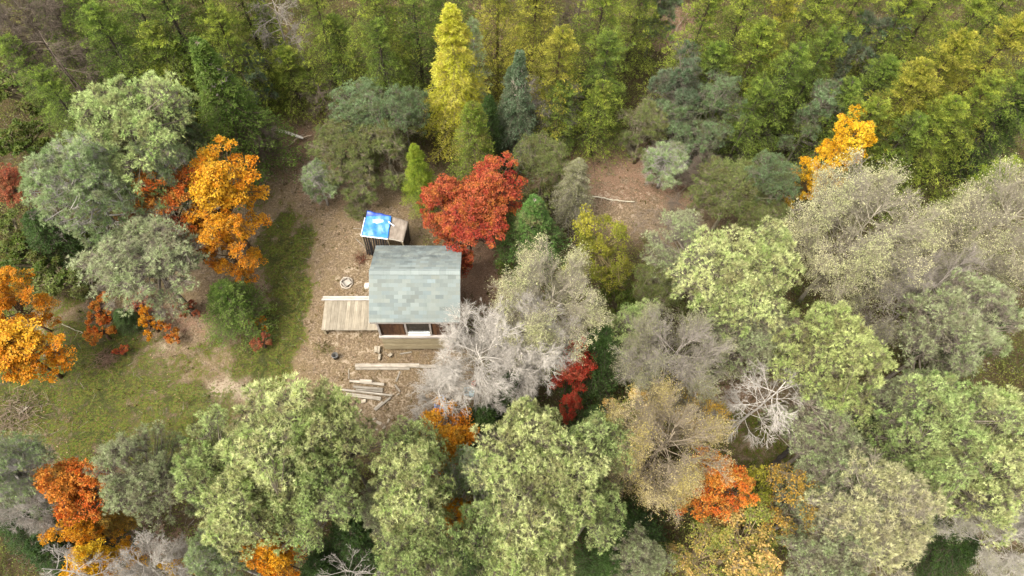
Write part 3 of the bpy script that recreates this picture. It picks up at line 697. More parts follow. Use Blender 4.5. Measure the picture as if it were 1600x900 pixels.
 ('P', 1485, 650, 170, 8.5, 'pine2', 'large green pine at lower right under the pale grey-green pine', 0),
 ('P', 1575, 660, 150, 8.5, 'pine', 'yellow-green pine at the right edge, lower part', 1),
 ('P', 1550, 745, 150, 8.0, 'pine', 'yellow-green pine at the right edge above the grey brush pile tree', 2),
 ('Q', 1415, 620, 110, 6.5, 'grey', 'grey-green pine between the yellowish pine and the large lower-right pine', 0),
 ('P', 1460, 730, 120, 7.5, 'pine2', 'green pine just above the white-centred pine', 1),
 ('S', 1370, 650, 70, 4.0, 'dark', 'dark fir in the gap between the lower-right pines', 1),
 ('S', 1455, 790, 110, 3.5, 'deep', 'dark fir low beside the right of the white-centred pine', 0),
 ('S', 1520, 850, 110, 3.5, 'deep', 'dark green fir at the bottom edge near the lower right corner', 1),
 ('G', 1580, 840, 150, 6.5, 'bone', 'bleached grey tree in the lower right corner', 1),
 ('Q', 1390, 815, 200, 8.5, 'lichen', 'white-centred pale pine at lower right with branches like wheel spokes', 0),
 ('Q', 1310, 780, 140, 7.5, 'grey', 'grey-green pine left of the white-centred pine', 1),
 ('Q', 1320, 875, 130, 7.5, 'grey', 'pale pine at the bottom edge left of the white-centred pine', 0),
 ('D', 1185, 625, 125, 6.5, 'bone', 'white dead tree with long side branches in the mossy gap on the right', 1),
 # --- centre and lower
 ('G', 868, 466, 184, 8.0, 'lichen', 'big pale cream-leaved tree right of the cabin', 0),
 ('D', 740, 558, 162, 7.0, 'bone', 'large leafless white-grey tree hiding the lower right corner of the cabin', 0),
 ('D', 680, 618, 100, 5.5, 'bone', 'smaller leafless white tree left of the large one, over the scattered boards', 1),
 ('D', 822, 535, 150, 6.8, 'bone', 'white leafless tree between the cabin and the scarlet maple', 0),
 ('M', 895, 568, 68, 4.5, 'scarlet', 'scarlet maple right of the white leafless trees', 0),
 ('M', 893, 625, 36, 3.5, 'scarlet', 'little scarlet maple directly below the larger scarlet one', 1),
 ('S', 950, 520, 110, 5.0, 'dark', 'dark green fir right of the scarlet maple', 1),
 ('S', 800, 590, 100, 4.5, 'deep', 'dark fir under the white leafless trees, left of the scarlet maple', 0),
 ('S', 755, 640, 84, 4.0, 'deep', 'dark fir below the large leafless tree, above the big centre pine', 1),
 ('S', 940, 640, 80, 4.0, 'deep', 'dark fir below the scarlet maples', 0),
 ('G', 1045, 685, 190, 8.0, 'beige', 'beige tree with tan and yellow leaves at lower centre right', 0),
 ('A', 985, 640, 90, 6.0, 'autumn', 'tan-leaved tree at the upper left of the beige tree', 0),
 ('A', 1090, 640, 90, 6.5, 'brass', 'tan and yellow broadleaf crown on the upper right of the beige tree', 1),
 ('P', 930, 700, 130, 7.5, 'pine2', 'green pine between the big centre pine and the beige tree', 2),
 ('P', 850, 745, 215, 9.0, 'pine', 'biggest yellow-green pine at lower centre, right of the dark bare trunk', 0),
 ('P', 825, 660, 100, 7.5, 'pine', 'yellow-green pine at the upper left of the biggest centre pine', 1),
 ('P', 770, 820, 120, 8.0, 'pine2', 'green pine below left of the biggest centre pine', 2),
 ('P', 640, 770, 150, 8.5, 'pine', 'yellow-green pine left of the small orange maple at lower centre', 1),
 ('P', 650, 700, 105, 7.0, 'pine2', 'green pine below the plank pile, left of the dark bare trunk', 0),
 ('P', 740, 735, 100, 6.5, 'sage', 'sage pine behind the dark bare trunk at lower centre', 2),
 ('P', 665, 865, 150, 8.0, 'pine2', 'green pine at the bottom edge below left centre', 0),
 ('P', 830, 870, 150, 8.0, 'pine', 'yellow-green pine at the bottom edge at centre', 1),
 ('P', 930, 800, 110, 7.5, 'pine2', 'green pine right and below of the biggest centre pine', 0),
 ('Q', 590, 790, 80, 6.0, 'grey', 'thin grey-green pine between the two pine groups at lower left centre', 1),
 ('M', 690, 694, 110, 4.5, 'amber', 'orange maple just below the large leafless tree', 0),
 ('M', 648, 690, 30, 3.0, 'scarlet', 'tiny red maple left of the orange maple below the leafless tree', 2),
 ('M', 718, 795, 60, 5.0, 'amber', 'small orange maple between pines at lower centre', 1),
 ('S', 720, 850, 90, 4.0, 'deep', 'dark fir low between the two bottom-edge pines', 0),
 ('S', 545, 830, 120, 4.0, 'deep', 'dark fir in the gap left of the bottom-centre pines', 1),
 ('W', 545, 885, 90, 5.0, 'bone', 'small bleached dead sapling at the bottom edge left of centre', 0),
 ('P', 430, 690, 210, 9.0, 'pine', 'largest yellow-green pine at lower left below the earth path', 1),
 ('P', 335, 720, 150, 8.5, 'pine2', 'green pine on the left flank of the largest lower-left pine', 0),
 ('P', 520, 680, 130, 8.5, 'pine', 'yellow-green pine on the right flank of the largest lower-left pine', 2),
 ('P', 490, 770, 150, 8.5, 'pine2', 'green pine below the right flank of the largest lower-left pine', 0),
 ('P', 370, 800, 150, 8.5, 'pine', 'yellow-green pine above the dead branches at the bottom left', 1),
 ('Q', 215, 735, 140, 7.5, 'grey', 'grey-green pine between the orange maple and the largest lower-left pine', 0),
 ('Q', 15, 735, 120, 7.5, 'sage', 'grey-green pine at the left edge beside the orange maple', 1),
 ('M', 112, 755, 112, 6.5, 'flame', 'fiery orange maple at lower left', 0),
 ('M', 130, 825, 90, 5.0, 'amber', 'orange maple directly below the fiery orange one at lower left', 1),
 ('M', 175, 810, 50, 4.5, 'brass', 'yellow-brown maple at the right of the lower orange maple', 2),
 ('M', 145, 875, 80, 5.0, 'gold', 'bright yellow maple at the bottom edge on the left', 0),
 ('M', 283, 888, 44, 4.5, 'gold', 'small golden maple at the bottom edge under the dead branches', 1),
 ('M', 422, 868, 84, 6.5, 'amber', 'orange-yellow maple at the bottom edge below the lower-left pines', 0),
 ('D', 130, 898, 90, 7.0, 'bone', 'whitish bare tree top at the bottom edge before the yellow maple', 1),
 ('D', 235, 885, 105, 6.0, 'bone', 'dead bleached branches at the bottom edge right of the yellow maple', 0),
 ('D', 50, 790, 84, 6.5, 'bone', 'grey dead tree across the left side of the fiery orange maple', 0),
 ('S', 45, 850, 130, 4.5, 'deep', 'dark green fir in the lower left corner', 0),
 ('S', 0, 800, 110, 4.0, 'deep', 'dark fir at the left edge near the lower left corner', 1),
 ('S', 490, 880, 110, 3.8, 'deep', 'dark fir at the bottom edge right of the orange-yellow maple', 0),
 ('P', 330, 870, 100, 7.0, 'sage', 'sage pine at the bottom edge between the golden and orange maples', 2),
 ('M', 1122, 742, 100, 6.4, 'flame', 'orange-red maple at lower right, below the beige tree', 0),
 ('M', 1135, 795, 50, 4.5, 'flame', 'narrow red-orange maple directly below the orange-red one', 1),
 ('A', 1180, 855, 130, 5.0, 'autumn', 'tan and green speckled tree at the bottom edge under the red-orange maples', 0),
 ('A', 1100, 870, 120, 4.5, 'autumn', 'green and tan speckled tree at the bottom edge left of the other speckled one', 1),
 ('A', 1235, 790, 120, 6.0, 'brass', 'yellow-leaved tree right of the narrow red-orange maple', 1),
 ('A', 1170, 760, 70, 5.0, 'ygreen', 'green-yellow tree right of the orange-red maple', 0),
 ('S', 1000, 830, 140, 3.6, 'deep', 'dark fir in the gap below the beige tree', 1),
 ('S', 960, 880, 110, 3.6, 'dark', 'dark green fir at the bottom edge right of the centre pines', 0),
 ('Q', 1010, 870, 90, 5.5, 'grey', 'thin grey-green pine at the bottom edge below the beige tree', 0),
]

# ------------------------------------------------------------------ the ground: one sheet, its cover given by where moss, litter and sand lie
#        photo x, y, radius x, radius y, weight            (moss, litter = red-brown leaves, sand, dark undergrowth)
MOSS = [(320, 560, 60, 40, .8), (500, 300, 20, 14, .6), (530, 480, 16, 10, .4), (400, 300, 30, 40, .7), (110, 600, 150, 120, 1.2), (230, 650, 170, 90, 1.15), (60, 430, 120, 90, .9), (428, 575, 28, 40, 1.7), (448, 520, 28, 40, 1.6), (425, 530, 14, 50, .9), (410, 600, 24, 14, 1.0), (462, 470, 24, 40, 1.7), (450, 400, 34, 36, 1.6), (475, 372, 20, 34, 1.4), (436, 440, 26, 40, 1.3), (448, 350, 30, 26, 1.2), (415, 390, 18, 50, 1.0), (430, 500, 24, 40, 1.4), (497, 440, 8, 20, .6), (250, 600, 90, 70, .9), (395, 560, 40, 60, 1.1), (440, 340, 24, 40, .5), (350, 590, 90, 30, .6),
        (390, 480, 50, 80, .7), (1180, 700, 90, 60, 1.0), (515, 545, 22, 10, .6), (980, 470, 60, 80, .8), (1560, 560, 80, 60, .5), (200, 560, 60, 40, .9), (520, 420, 12, 30, .35), (1240, 620, 60, 40, .5)]
LITTER = [(745, 430, 60, 50, 1.2), (960, 270, 100, 60, .75), (1060, 280, 70, 60, .6), (1040, 40, 70, 50, 1.1), (520, 260, 60, 60, .6), (440, 220, 60, 40, .5), (860, 220, 60, 40, .6), (900, 160, 50, 40, .6),
          (1150, 620, 50, 30, .7), (260, 500, 90, 30, .6), (1550, 800, 60, 40, .6), (190, 860, 120, 40, .7), (480, 150, 60, 40, .7), (760, 60, 60, 60, .6)]
SAND = [(360, 610, 60, 20, 1.2), (410, 592, 40, 14, 1.0), (330, 640, 50, 20, 1.0), (140, 395, 18, 40, .8), (560, 430, 50, 60, .5), (250, 560, 26, 40, .8), (265, 610, 20, 40, .7), (345, 580, 30, 20, .5),
        (550, 540, 60, 50, .6), (600, 620, 90, 50, .6), (960, 320, 90, 40, .5), (560, 380, 40, 60, .4)]
CLEAR = [(430, 450, 150, 230), (450, 215, 60, 45), (540, 420, 110, 170), (160, 580, 220, 120), (600, 600, 130, 90), (980, 290, 130, 75), (260, 560, 160, 100), (380, 300, 60, 100), (560, 290, 110, 90), (1190, 660, 90, 60), (740, 430, 60, 60), (1050, 320, 100, 60)]
def weight(tab, X, Y):
    w = np.zeros_like(X)
    for row in tab:
        cx, cy = gp(row[0], row[1]); s = scale_at(cx, cy, 0)
        rx = row[2] / s; ry = row[3] / s / .9; k = row[4] if len(row) > 4 else 1.2
        q = ((X - cx) / rx) ** 2 + ((Y - cy) / ry) ** 2
        w = np.maximum(w, k * np.exp(-q * q * .7))
    return w
def ground_mesh():
    def axis(lo, hi, st, far):
        core = np.arange(lo, hi, st); k = np.cumsum(st * 1.22 ** np.arange(1, 40)); k = k[k < far]
        return np.concatenate([(lo - k)[::-1], core, hi + k - st])
    xs = axis(-30, 36, .25, 900); ys = axis(-2, 46, .25, 900)
    X, Y = np.meshgrid(xs, ys); nx, ny = len(xs), len(ys)
    d = np.exp(-((X + 3) ** 2 + (Y - 13) ** 2) / 60)
    Z = (1 - d) * (.16 * np.sin(X * .31 + 1) * np.cos(Y * .27) + .1 * np.sin(X * .9 + Y * .6) * np.cos(Y * .8 - .3))
    Z += .018 * np.sin(X * 4.1 + np.sin(Y * 3.3)) * np.sin(Y * 4.7 + np.cos(X * 2.9))
    V = np.stack([X.ravel(), Y.ravel(), Z.ravel()], 1)
    i, j = np.meshgrid(np.arange(ny - 1), np.arange(nx - 1), indexing='ij'); b = (i * nx + j).ravel()
    F = np.stack([b, b + 1, b + nx + 1, b + nx], 1)
    R = np.stack([weight(MOSS, X, Y).ravel(), weight(LITTER, X, Y).ravel(), weight(SAND, X, Y).ravel()], 1)
    me = make_mesh('ground', V, [F], [ground_mat()], np.clip(R, 0, 2), None, True)
    a = me.attributes.new('clearing', 'FLOAT', 'POINT'); a.data.foreach_set('value', np.clip(weight(CLEAR, X, Y), 0, 1).ravel().astype(np.float32))
    return me
def ground_mat():
    m, nt, out = new_mat('forest_floor')
    tc = nd(nt, 'ShaderNodeTexCoord').outputs['Object']
    v = nd(nt, 'ShaderNodeSeparateColor'); nt.links.new(attr(nt, 'rnd').outputs['Color'], v.inputs[0])
    n_big, n_mid, n_fin, n_gr = noise(nt, .55, 6, .7, tc, .6), noise(nt, 2.2, 6, .75, tc, .4), noise(nt, 11, 6, .8, tc), noise(nt, 30, 4, .8, tc)
    n_sp = noise(nt, 17, 3, .6, tc, 1.0)
    def patch(w, bias, n1, sharp=5.0):
        s = math_n(nt, 'ADD', w, math_n(nt, 'MULTIPLY', math_n(nt, 'SUBTRACT', n1, .5), 4.4))
        s = math_n(nt, 'ADD', s, math_n(nt, 'MULTIPLY', math_n(nt, 'SUBTRACT', n_fin, .5), 2.6))
        return math_n(nt, 'MULTIPLY', math_n(nt, 'SUBTRACT', math_n(nt, 'MINIMUM', s, math_n(nt, 'MULTIPLY', w, 4.0)), bias), sharp, clamp=True)
    soil = mixc(nt, ramp(nt, n_fin, [(.4, 0), (.6, 1)]), srgb(112, 90, 66, .40), srgb(188, 164, 134, .46))
    soil = mixc(nt, ramp(nt, n_mid, [(.4, 0), (.62, 1)]), soil, mixc(nt, ramp(nt, n_gr, [(.35, 0), (.65, 1)]), srgb(104, 88, 52, .42), srgb(176, 150, 112, .48)))
    floor_ = mixc(nt, ramp(nt, n_mid, [(.35, 0), (.65, 1)]), srgb(92, 72, 52, .38), srgb(84, 90, 42, .38))
    floor_ = mixc(nt, ramp(nt, n_gr, [(.4, 0), (.7, 1)]), floor_, srgb(128, 104, 74, .4))
    soil = mixc(nt, ramp(nt, n_sp, [(.60, 0), (.66, .45)]), soil, srgb(96, 76, 50, .4)); soil = mixc(nt, ramp(nt, n_sp, [(.33, .45), (.38, 0)]), soil, srgb(222, 200, 170))
    base = mixc(nt, math_n(nt, 'MULTIPLY', attr(nt, 'clearing').outputs['Fac'], 1.4, clamp=True), floor_, soil)
    litter = mixc(nt, ramp(nt, n_gr, [(.35, 0), (.65, 1)]), srgb(122, 88, 64, .46), srgb(190, 158, 130, .48))
    c = mixc(nt, patch(v.outputs[1], .45, n_mid), base, litter)
    sand = mixc(nt, n_gr, srgb(176, 152, 124), srgb(214, 194, 166))
    c = mixc(nt, patch(v.outputs[2], .75, n_mid, 4), c, sand)
    moss = mixc(nt, ramp(nt, n_fin, [(.42, 0), (.6, 1)]), srgb(50, 78, 14, .34), srgb(122, 142, 34, .40)); moss = mixc(nt, ramp(nt, n_sp, [(.49, 0), (.56, .8)]), moss, srgb(126, 100, 60, .42)); moss = mixc(nt, ramp(nt, n_mid, [(.42, .8), (.52, 0)]), moss, srgb(60, 72, 26, .34))
    c = mixc(nt, math_n(nt, 'MULTIPLY', patch(v.outputs[0], .62, math_n(nt, 'ADD', math_n(nt, 'MULTIPLY', n_mid, .5), math_n(nt, 'MULTIPLY', n_big, .5)), 3), .92), c, moss)
    h = math_n(nt, 'ADD', n_fin, math_n(nt, 'MULTIPLY', n_gr, .5))
    bsdf(nt, out, c, .95, h, .9, .06, .1)
    return m
def tag(o, label=None, cat=None, group=None, kind=None):
    for k, v in (('label', label), ('category', cat), ('group', group), ('kind', kind)):
        if v: o[k] = v
    return o
def link(name, me, parent=None, loc=None, color=None):
    o = bpy.data.objects.new(name, me); COL.objects.link(o)
    if parent: o.parent = parent
    if loc is not None: o.location = loc
    if color: o.color = (*color, 1)
    return o
gr = link('ground', ground_mesh()); tag(gr, 'brown forest floor with moss, leaf litter and bare earth', None, None, 'structure')

# ------------------------------------------------------------------ things made by hands
def box_geo(g, c, s, mat=0, rot=None, taper=None):
    x, y, z = [k / 2 for k in s]
    V = np.array([[a * x, b * y, d * z] for a in (-1, 1) for b in (-1, 1) for d in (-1, 1)])
    if rot is not None: V = V @ np.array(rot).T
    F = np.array([[0, 1, 3, 2], [4, 6, 7, 5], [0, 4, 5, 1], [2, 3, 7, 6], [0, 2, 6, 4], [1, 5, 7, 3]])
    g.add(V + np.array(c), F, mat)
def box_mesh(name, s, mats, chip=.0, seg=1):
    """a sawn board: box with slightly uneven ends and edges"""
    g = Geo(); box_geo(g, (0, 0, 0), s)
    V = g.V[0]; V += rng.uniform(-1, 1, V.shape) * chip
    return g.mesh(name, mats)
WOOD_PALE = wood_material('weathered_board', srgb(140, 126, 108, .42), srgb(214, 202, 182, .48), 0)
WOOD_PALE_Y = wood_material('weathered_board_across', srgb(146, 134, 114, .42), srgb(204, 192, 168, .44), 1)
WOOD_BROWN = wood_material('stained_siding', srgb(62, 46, 36, .32), srgb(146, 104, 70, .36), 2, grain=18)
WOOD_SIDE = wood_material('raw_siding', srgb(150, 132, 100), srgb(206, 190, 154), 0)
TRIM = wood_material('pale_trim', srgb(186, 172, 156), srgb(226, 216, 204), 0)
GLASS = None
def glass_mat():
    m, nt, out = new_mat('window_glass')
    p = bsdf(nt, out, (.02, .022, .022), .06, spec=.6)
    return m
GLASS = glass_mat()
def shingle_mat():
    m, nt, out = new_mat('asphalt_shingle')
    geo = nd(nt, 'ShaderNodeNewGeometry').outputs['Position']
    oi = nd(nt, 'ShaderNodeObjectInfo')
    n1, n2 = noise(nt, 60, 3, .8, geo), noise(nt, 2.2, 5, .7, geo, .4)
    mp = nd(nt, 'ShaderNodeMapping'); nt.links.new(geo, mp.inputs[0]); mp.inputs['Scale'].default_value = (6, 1.2, 1)
    n3 = noise(nt, 1.0, 5, .7, mp.outputs[0])
    c = mixc(nt, n1, srgb(146, 154, 147, .36), srgb(176, 183, 174, .36))
    c = mixc(nt, 1., c, oi.outputs['Color'], 'MULTIPLY')
    c = mixc(nt, ramp(nt, n3, [(.52, 0), (.75, .45)]), c, srgb(112, 122, 112))        # water streaks
    sep = nd(nt, 'ShaderNodeSeparateXYZ'); nt.links.new(geo, sep.inputs[0])
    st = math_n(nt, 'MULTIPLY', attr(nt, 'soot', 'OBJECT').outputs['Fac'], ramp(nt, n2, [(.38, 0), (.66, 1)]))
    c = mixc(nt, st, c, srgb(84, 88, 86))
    bsdf(nt, out, c, .95, n1, .5, .004, .15)
    return m
SHINGLE = shingle_mat()
CX, CY = gp(648, 424, 4.0)[0], gp(648, 424, 4.0)[1]
RIDGE, PITCH, HALF, RW = 4.0, math.radians(28), 1.75, 1.76
EAVE = RIDGE - HALF * math.tan(PITCH)

def cabin():
    e = bpy.data.objects.new('cabin', None); COL.objects.link(e); e.location = (CX, CY, 0)
    tag(e, 'small wooden cabin with a grey-green shingled gable roof and brown upper siding', 'cabin')
    # roof decks
    L = HALF / math.cos(PITCH)
    roof = Geo()
    for s in (-1, 1):
        n = np.array([0, s * math.sin(PITCH), math.cos(PITCH)])
        Rm = Matrix.Rotation(-s * PITCH, 3, 'X')
        c = np.array([0, s * HALF / 2, RIDGE - HALF / 2 * math.tan(PITCH)]) - n * .06
        box_geo(roof, c, (RW * 2 - .04, L - .03, .09), 0, np.array(Rm))
    ro = link('roof', roof.mesh('roof_deck', [WOOD_PALE]), e)
    # shingles: courses of separate tabs
    rows, ncol = 13, 11
    ex = L / rows; tw = RW * 2 / ncol
    meshes = []
    for k in range(4):
        g = Geo(); box_geo(g, (0, 0, 0), (tw - .0015, ex - .0005, .005)); V = g.V[0]
        V[:, 0] *= .9995; V[:, 1] += rng.uniform(-.0004, .0004, 8)
        meshes.append(g.mesh('shingle', [SHINGLE]))
    halfm = {}
    for s in (-1, 1):
        for r in range(rows):
            off = (r % 2) * .5
            cols = ncol + (1 if off else 0)
            for q in range(cols):
                x0 = -RW + (q - off) * tw; x1 = x0 + tw
                x0, x1 = max(x0, -RW), min(x1, RW)
                if s == 1 and r % 2 == 0 and False: continue
                cx = (x0 + x1) / 2; dist = (r + .5) * ex                  # measured down from the ridge
                hy = s * dist * math.cos(PITCH); hz = RIDGE - dist * math.sin(PITCH)
                if x1 - x0 > tw * .9: me = meshes[rng.integers(4)]
                else:
                    if 'h' not in halfm:
                        g = Geo(); box_geo(g, (0, 0, 0), (tw / 2, ex - .0005, .004)); halfm['h'] = g.mesh('shingle', [SHINGLE])
                    me = halfm['h']
                o = link('shingle', me, ro)
                lift = .010
                nrm = Vector((0, s * math.sin(PITCH), math.cos(PITCH)))
                o.location = Vector((cx, hy, hz)) + nrm * lift
                # lower edge lies on the course below: tilt each tab a little more than the roof
                o.rotation_euler = (-s * (PITCH - .04), 0, 0)
                t = float(np.clip(rng.normal(.96, .10), .74, 1.18)); wv = float(rng.normal(0, .02))
                o.color = (t * (1 - wv), t, t * (1 + wv * 1.2) * .99, 1)
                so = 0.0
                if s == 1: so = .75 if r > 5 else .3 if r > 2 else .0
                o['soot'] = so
    nc = 13
    for q in range(nc):
        w = RW * 2 / nc
        g = Geo()
        for s in (-1, 1):
            box_geo(g, (0, s * .065, -.065 * math.tan(PITCH) + .034), (w * 1.02, .148, .012), 0, np.array(Matrix.Rotation(-s * PITCH, 3, 'X')))
        o = link('ridge_cap', g.mesh('ridge_cap', [SHINGLE]), ro)
        o.location = (-RW + (q + .5) * w, 0, RIDGE + .004 * (q % 2)); t = float(rng.uniform(1.0, 1.25)); o.color = (t, t, t, 1); o['soot'] = 0.0
    # barge boards and fascia
    for sx in (-1, 1):
        for s in (-1, 1):
            o = link('barge_board', box_mesh('barge_board', (.03, L - .01, .14), [TRIM], .002), ro)
            o.location = (sx * (RW - .005), s * HALF / 2, RIDGE - HALF / 2 * math.tan(PITCH) - .1); o.rotation_euler = (-s * PITCH, 0, 0)
    o = link('fascia', box_mesh('fascia', (RW * 2 - .1, .03, .12), [TRIM], .002), ro); o.location = (0, -HALF + .03, EAVE - .1)
    # walls
    yw = -HALF + .1; ww = 1.52; zt = EAVE - .06
    zb, zm = .32, 1.62
    # south wall, upper: stained vertical boards either side of the window
    wall = Geo()
    box_geo(wall, (0, yw + .07, (zb + zt) / 2), (ww * 2 - .1, .06, zt - zb))
    box_geo(wall, (0, HALF - .17, (zb + zt) / 2), (ww * 2 - .1, .06, zt - zb))
    for sx in (-1, 1):
        V = np.array([[sx * (ww - .1), yw + .1, zb], [sx * (ww - .1), HALF - .2, zb], [sx * (ww - .1), HALF - .2, zt], [sx * (ww - .1), 0, RIDGE - .18], [sx * (ww - .1), yw + .1, zt]])
        V2 = V + np.array([sx * .06, 0, 0])
        wall.add(np.concatenate([V, V2]), [np.array([[0, 1, 2, 3, 4]]), np.array([[9, 8, 7, 6, 5]]), np.array([[i, i + 5, (i + 1) % 5 + 5, (i + 1) % 5] for i in range(5)])])
    wo_ = link('wall', wall.mesh('wall', [WOOD_BROWN]), e)
    wx0, wx1 = -.42, .55                                                # window bay
    bw = .142
    x = -ww + .02
    while x < ww - .02:
        if not (wx0 - .04 < x + bw / 2 < wx1 + .04):
            o = link('wall_board', box_mesh('board', (bw - .006, .022, zt - zm), [WOOD_BROWN], .002), wo_)
            o.location = (x + bw / 2, yw + .028 + rng.uniform(-.003, .003), (zt + zm) / 2)
            t = float(rng.uniform(.65, 1.5)); o.color = (t, t * rng.uniform(.93, 1.0), t * .95, 1)
        x += bw
    # lower wall: raw horizontal planks
    n = 8; ph = (zm - .1 - zb) / n
    for k in range(n):
        o = link('wall_plank', box_mesh('plank', (ww * 2 - rng.uniform(0, .05), .024, ph - .008), [WOOD_SIDE], .003), wo_)
        o.location = (0, yw + .02 - (n - k) * .004, zb + ph * (k + .5)); t = float(rng.uniform(.82, 1.12)); o.color = (t, t, t * .97, 1)
    o = link('trim_board', box_mesh('ledge', (ww * 2 + .1, .12, .1), [TRIM], .003), wo_); o.location = (0, yw - .03, zm - .03)
    for sx in (-1, 1):
        o = link('corner_board', box_mesh('corner', (.08, .05, zt - zm - .03), [TRIM], .002), wo_); o.location = (sx * (ww - .02), yw - .0, (zt + zm) / 2 + .02)
    o = link('corner_board', box_mesh('corner', (.05, .09, zt - zb), [TRIM], .002), wo_); o.location = (ww + .02, .2, (zt + zb) / 2)
    # board ends seen along the side walls
    for sx in (-1, 1):
        for k in range(20):
            yy = yw + .15 + k * .16
            if yy > HALF - .25: break
            top = RIDGE - abs(yy) * math.tan(PITCH) - .2
            o = link('wall_board', box_mesh('board', (.022, .154, top - zb), [WOOD_BROWN if sx > 0 else WOOD_SIDE], .002), wo_)
            o.location = (sx * (ww - .02), yy, (top + zb) / 2); t = float(rng.uniform(.8, 1.2)); o.color = (t, t, t, 1)
    # window
    wf = Geo(); zz0, zz1 = zm + .08, zt - .04
    for xx in (wx0, wx1): box_geo(wf, (xx, yw + .005, (zz0 + zz1) / 2), (.07, .06, zz1 - zz0))
    box_geo(wf, ((wx0 + wx1) / 2, yw + .005, zz1 - .03), (wx1 - wx0 - .07, .06, .06))
    w = link('window', wf.mesh('window_frame', [TRIM]), e)
    o = link('sill', box_mesh('sill', (wx1 - wx0 - .08, .1, .05), [plain_material('white_paint', (.62, .62, .58), .5, .08)], .001), w); o.location = ((wx0 + wx1) / 2, yw - .0, zz0 + .04)
    o = link('pane', box_mesh('pane', (wx1 - wx0 - .08, .012, zz1 - zz0 - .1), [GLASS], 0), w); o.location = ((wx0 + wx1) / 2, yw + .02, (zz0 + zz1) / 2 + .02)
    o = link('curtain', box_mesh('curtain', (wx1 - wx0 - .1, .03, .22), [plain_material('white_cloth', (.6, .6, .56), .8, .1)], .004), w); o.location = ((wx0 + wx1) / 2, yw - .01, zz0 + .17)
    # foundation posts under the floor
    for sx in (-1, -.33, .33, 1):
        o = link('footing', box_mesh('footing', (.2, .3, .36), [plain_material('concrete_block', (.24, .23, .21), .9)], .01), e); o.location = (sx * (ww - .15), yw + .3, .14)
    return e
cabin()

def group_empty(name, label, cat, loc, rz=0, group=None):
    e = bpy.data.objects.new(name, None); COL.objects.link(e); e.location = loc; e.rotation_euler = (0, 0, rz)
    return tag(e, label, cat, group)

# side deck: boards running away from the camera, with a rail beam on its upper side
def deck():
    z = .55
    x0, y1 = gp(508, 470, z); _, y0 = gp(508, 516, z); x1 = CX - 1.5
    e = group_empty('side_deck', 'small weathered plank deck against the left side of the cabin', 'deck', (x0, y0, 0))
    n = 17; w = (x1 - x0) / n
    for k in range(n):
        o = link('plank', box_mesh('plank', (w - .004, y1 - y0 + rng.uniform(-.02, .02), .035), [WOOD_PALE_Y], .003), e)
        o.location = ((k + .5) * w, (y1 - y0) / 2, z + rng.uniform(-.004, .004)); t = float(rng.uniform(.84, 1.1)); o.color = (t, t * .98, t * .95, 1)
    for yy in (.12, (y1 - y0) / 2, y1 - y0 - .12):
        o = link('joist', box_mesh('joist', (x1 - x0, .06, .14), [WOOD_SIDE], .003), e); o.location = ((x1 - x0) / 2, yy, z - .095)
    for xx in (.08, x1 - x0 - .1):
        for yy in (.1, y1 - y0 - .1):
            o = link('post', box_mesh('post', (.1, .1, z - .02), [WOOD_SIDE], .003), e); o.location = (xx, yy, z / 2 - .03)
    bl = x1 - x0 + .14
    for k in range(2):
        o = link('rail_board', box_mesh('rail', (bl - .1 * k, .085, .05), [TRIM], .004), e); o.location = (bl / 2 - .14, y1 - y0 + .03 + k * .1, z + .07 + .025 * k); o.rotation_euler = (0, 0, .006)
    for xx in (-.05, x1 - x0 - .2):
        o = link('rail_block', box_mesh('block', (.1, .16, .09), [WOOD_PALE], .003), e); o.location = (xx + .06, y1 - y0 + .07, z + .0)
    return e
deck()

TARP = None
def tarp_mat():
    m, nt, out = new_mat('tarpaulin')
    tc = nd(nt, 'ShaderNodeTexCoord').outputs['Object']
    sep = nd(nt, 'ShaderNodeSeparateXYZ'); nt.links.new(tc, sep.inputs[0])
    n1, n2 = noise(nt, 7, 5, .7, tc, .8), noise(nt, 60, 2, .5, tc)
    c = mixc(nt, ramp(nt, n1, [(.35, 0), (.65, 1)]), (.004, .075, .30), (.008, .14, .40))
    dk = ramp(nt, sep.outputs[1], [(.0, 0), (1, 1)])
    # faded folded strip of darker blue along the upper side
    up = math_n(nt, 'GREATER_THAN', sep.outputs[1], .40)
    c = mixc(nt, up, c, (.008, .035, .20))
    # worn pale streaks with a shape of their own
    mp = nd(nt, 'ShaderNodeMapping'); mp.inputs['Rotation'].default_value = (0, 0, .6); mp.inputs['Scale'].default_value = (2.6, 7.5, 0)
    of = nd(nt, 'ShaderNodeVectorMath', operation='SUBTRACT'); of.inputs[1].default_value = (.0, .17, 0); nt.links.new(tc, of.inputs[0]); nt.links.new(of.outputs[0], mp.inputs[0])
    ln = nd(nt, 'ShaderNodeVectorMath', operation='LENGTH'); nt.links.new(mp.outputs[0], ln.inputs[0])
    wv = math_n(nt, 'ADD', ln.outputs['Value'], math_n(nt, 'MULTIPLY', math_n(nt, 'SUBTRACT', n1, .5), 1.6))
    worn = ramp(nt, wv, [(.35, 1), (.75, 0)])
    c = mixc(nt, worn, c, (.45, .52, .58))
    bsdf(nt, out, c, .35, n1, .6, .03, .5)
    return m
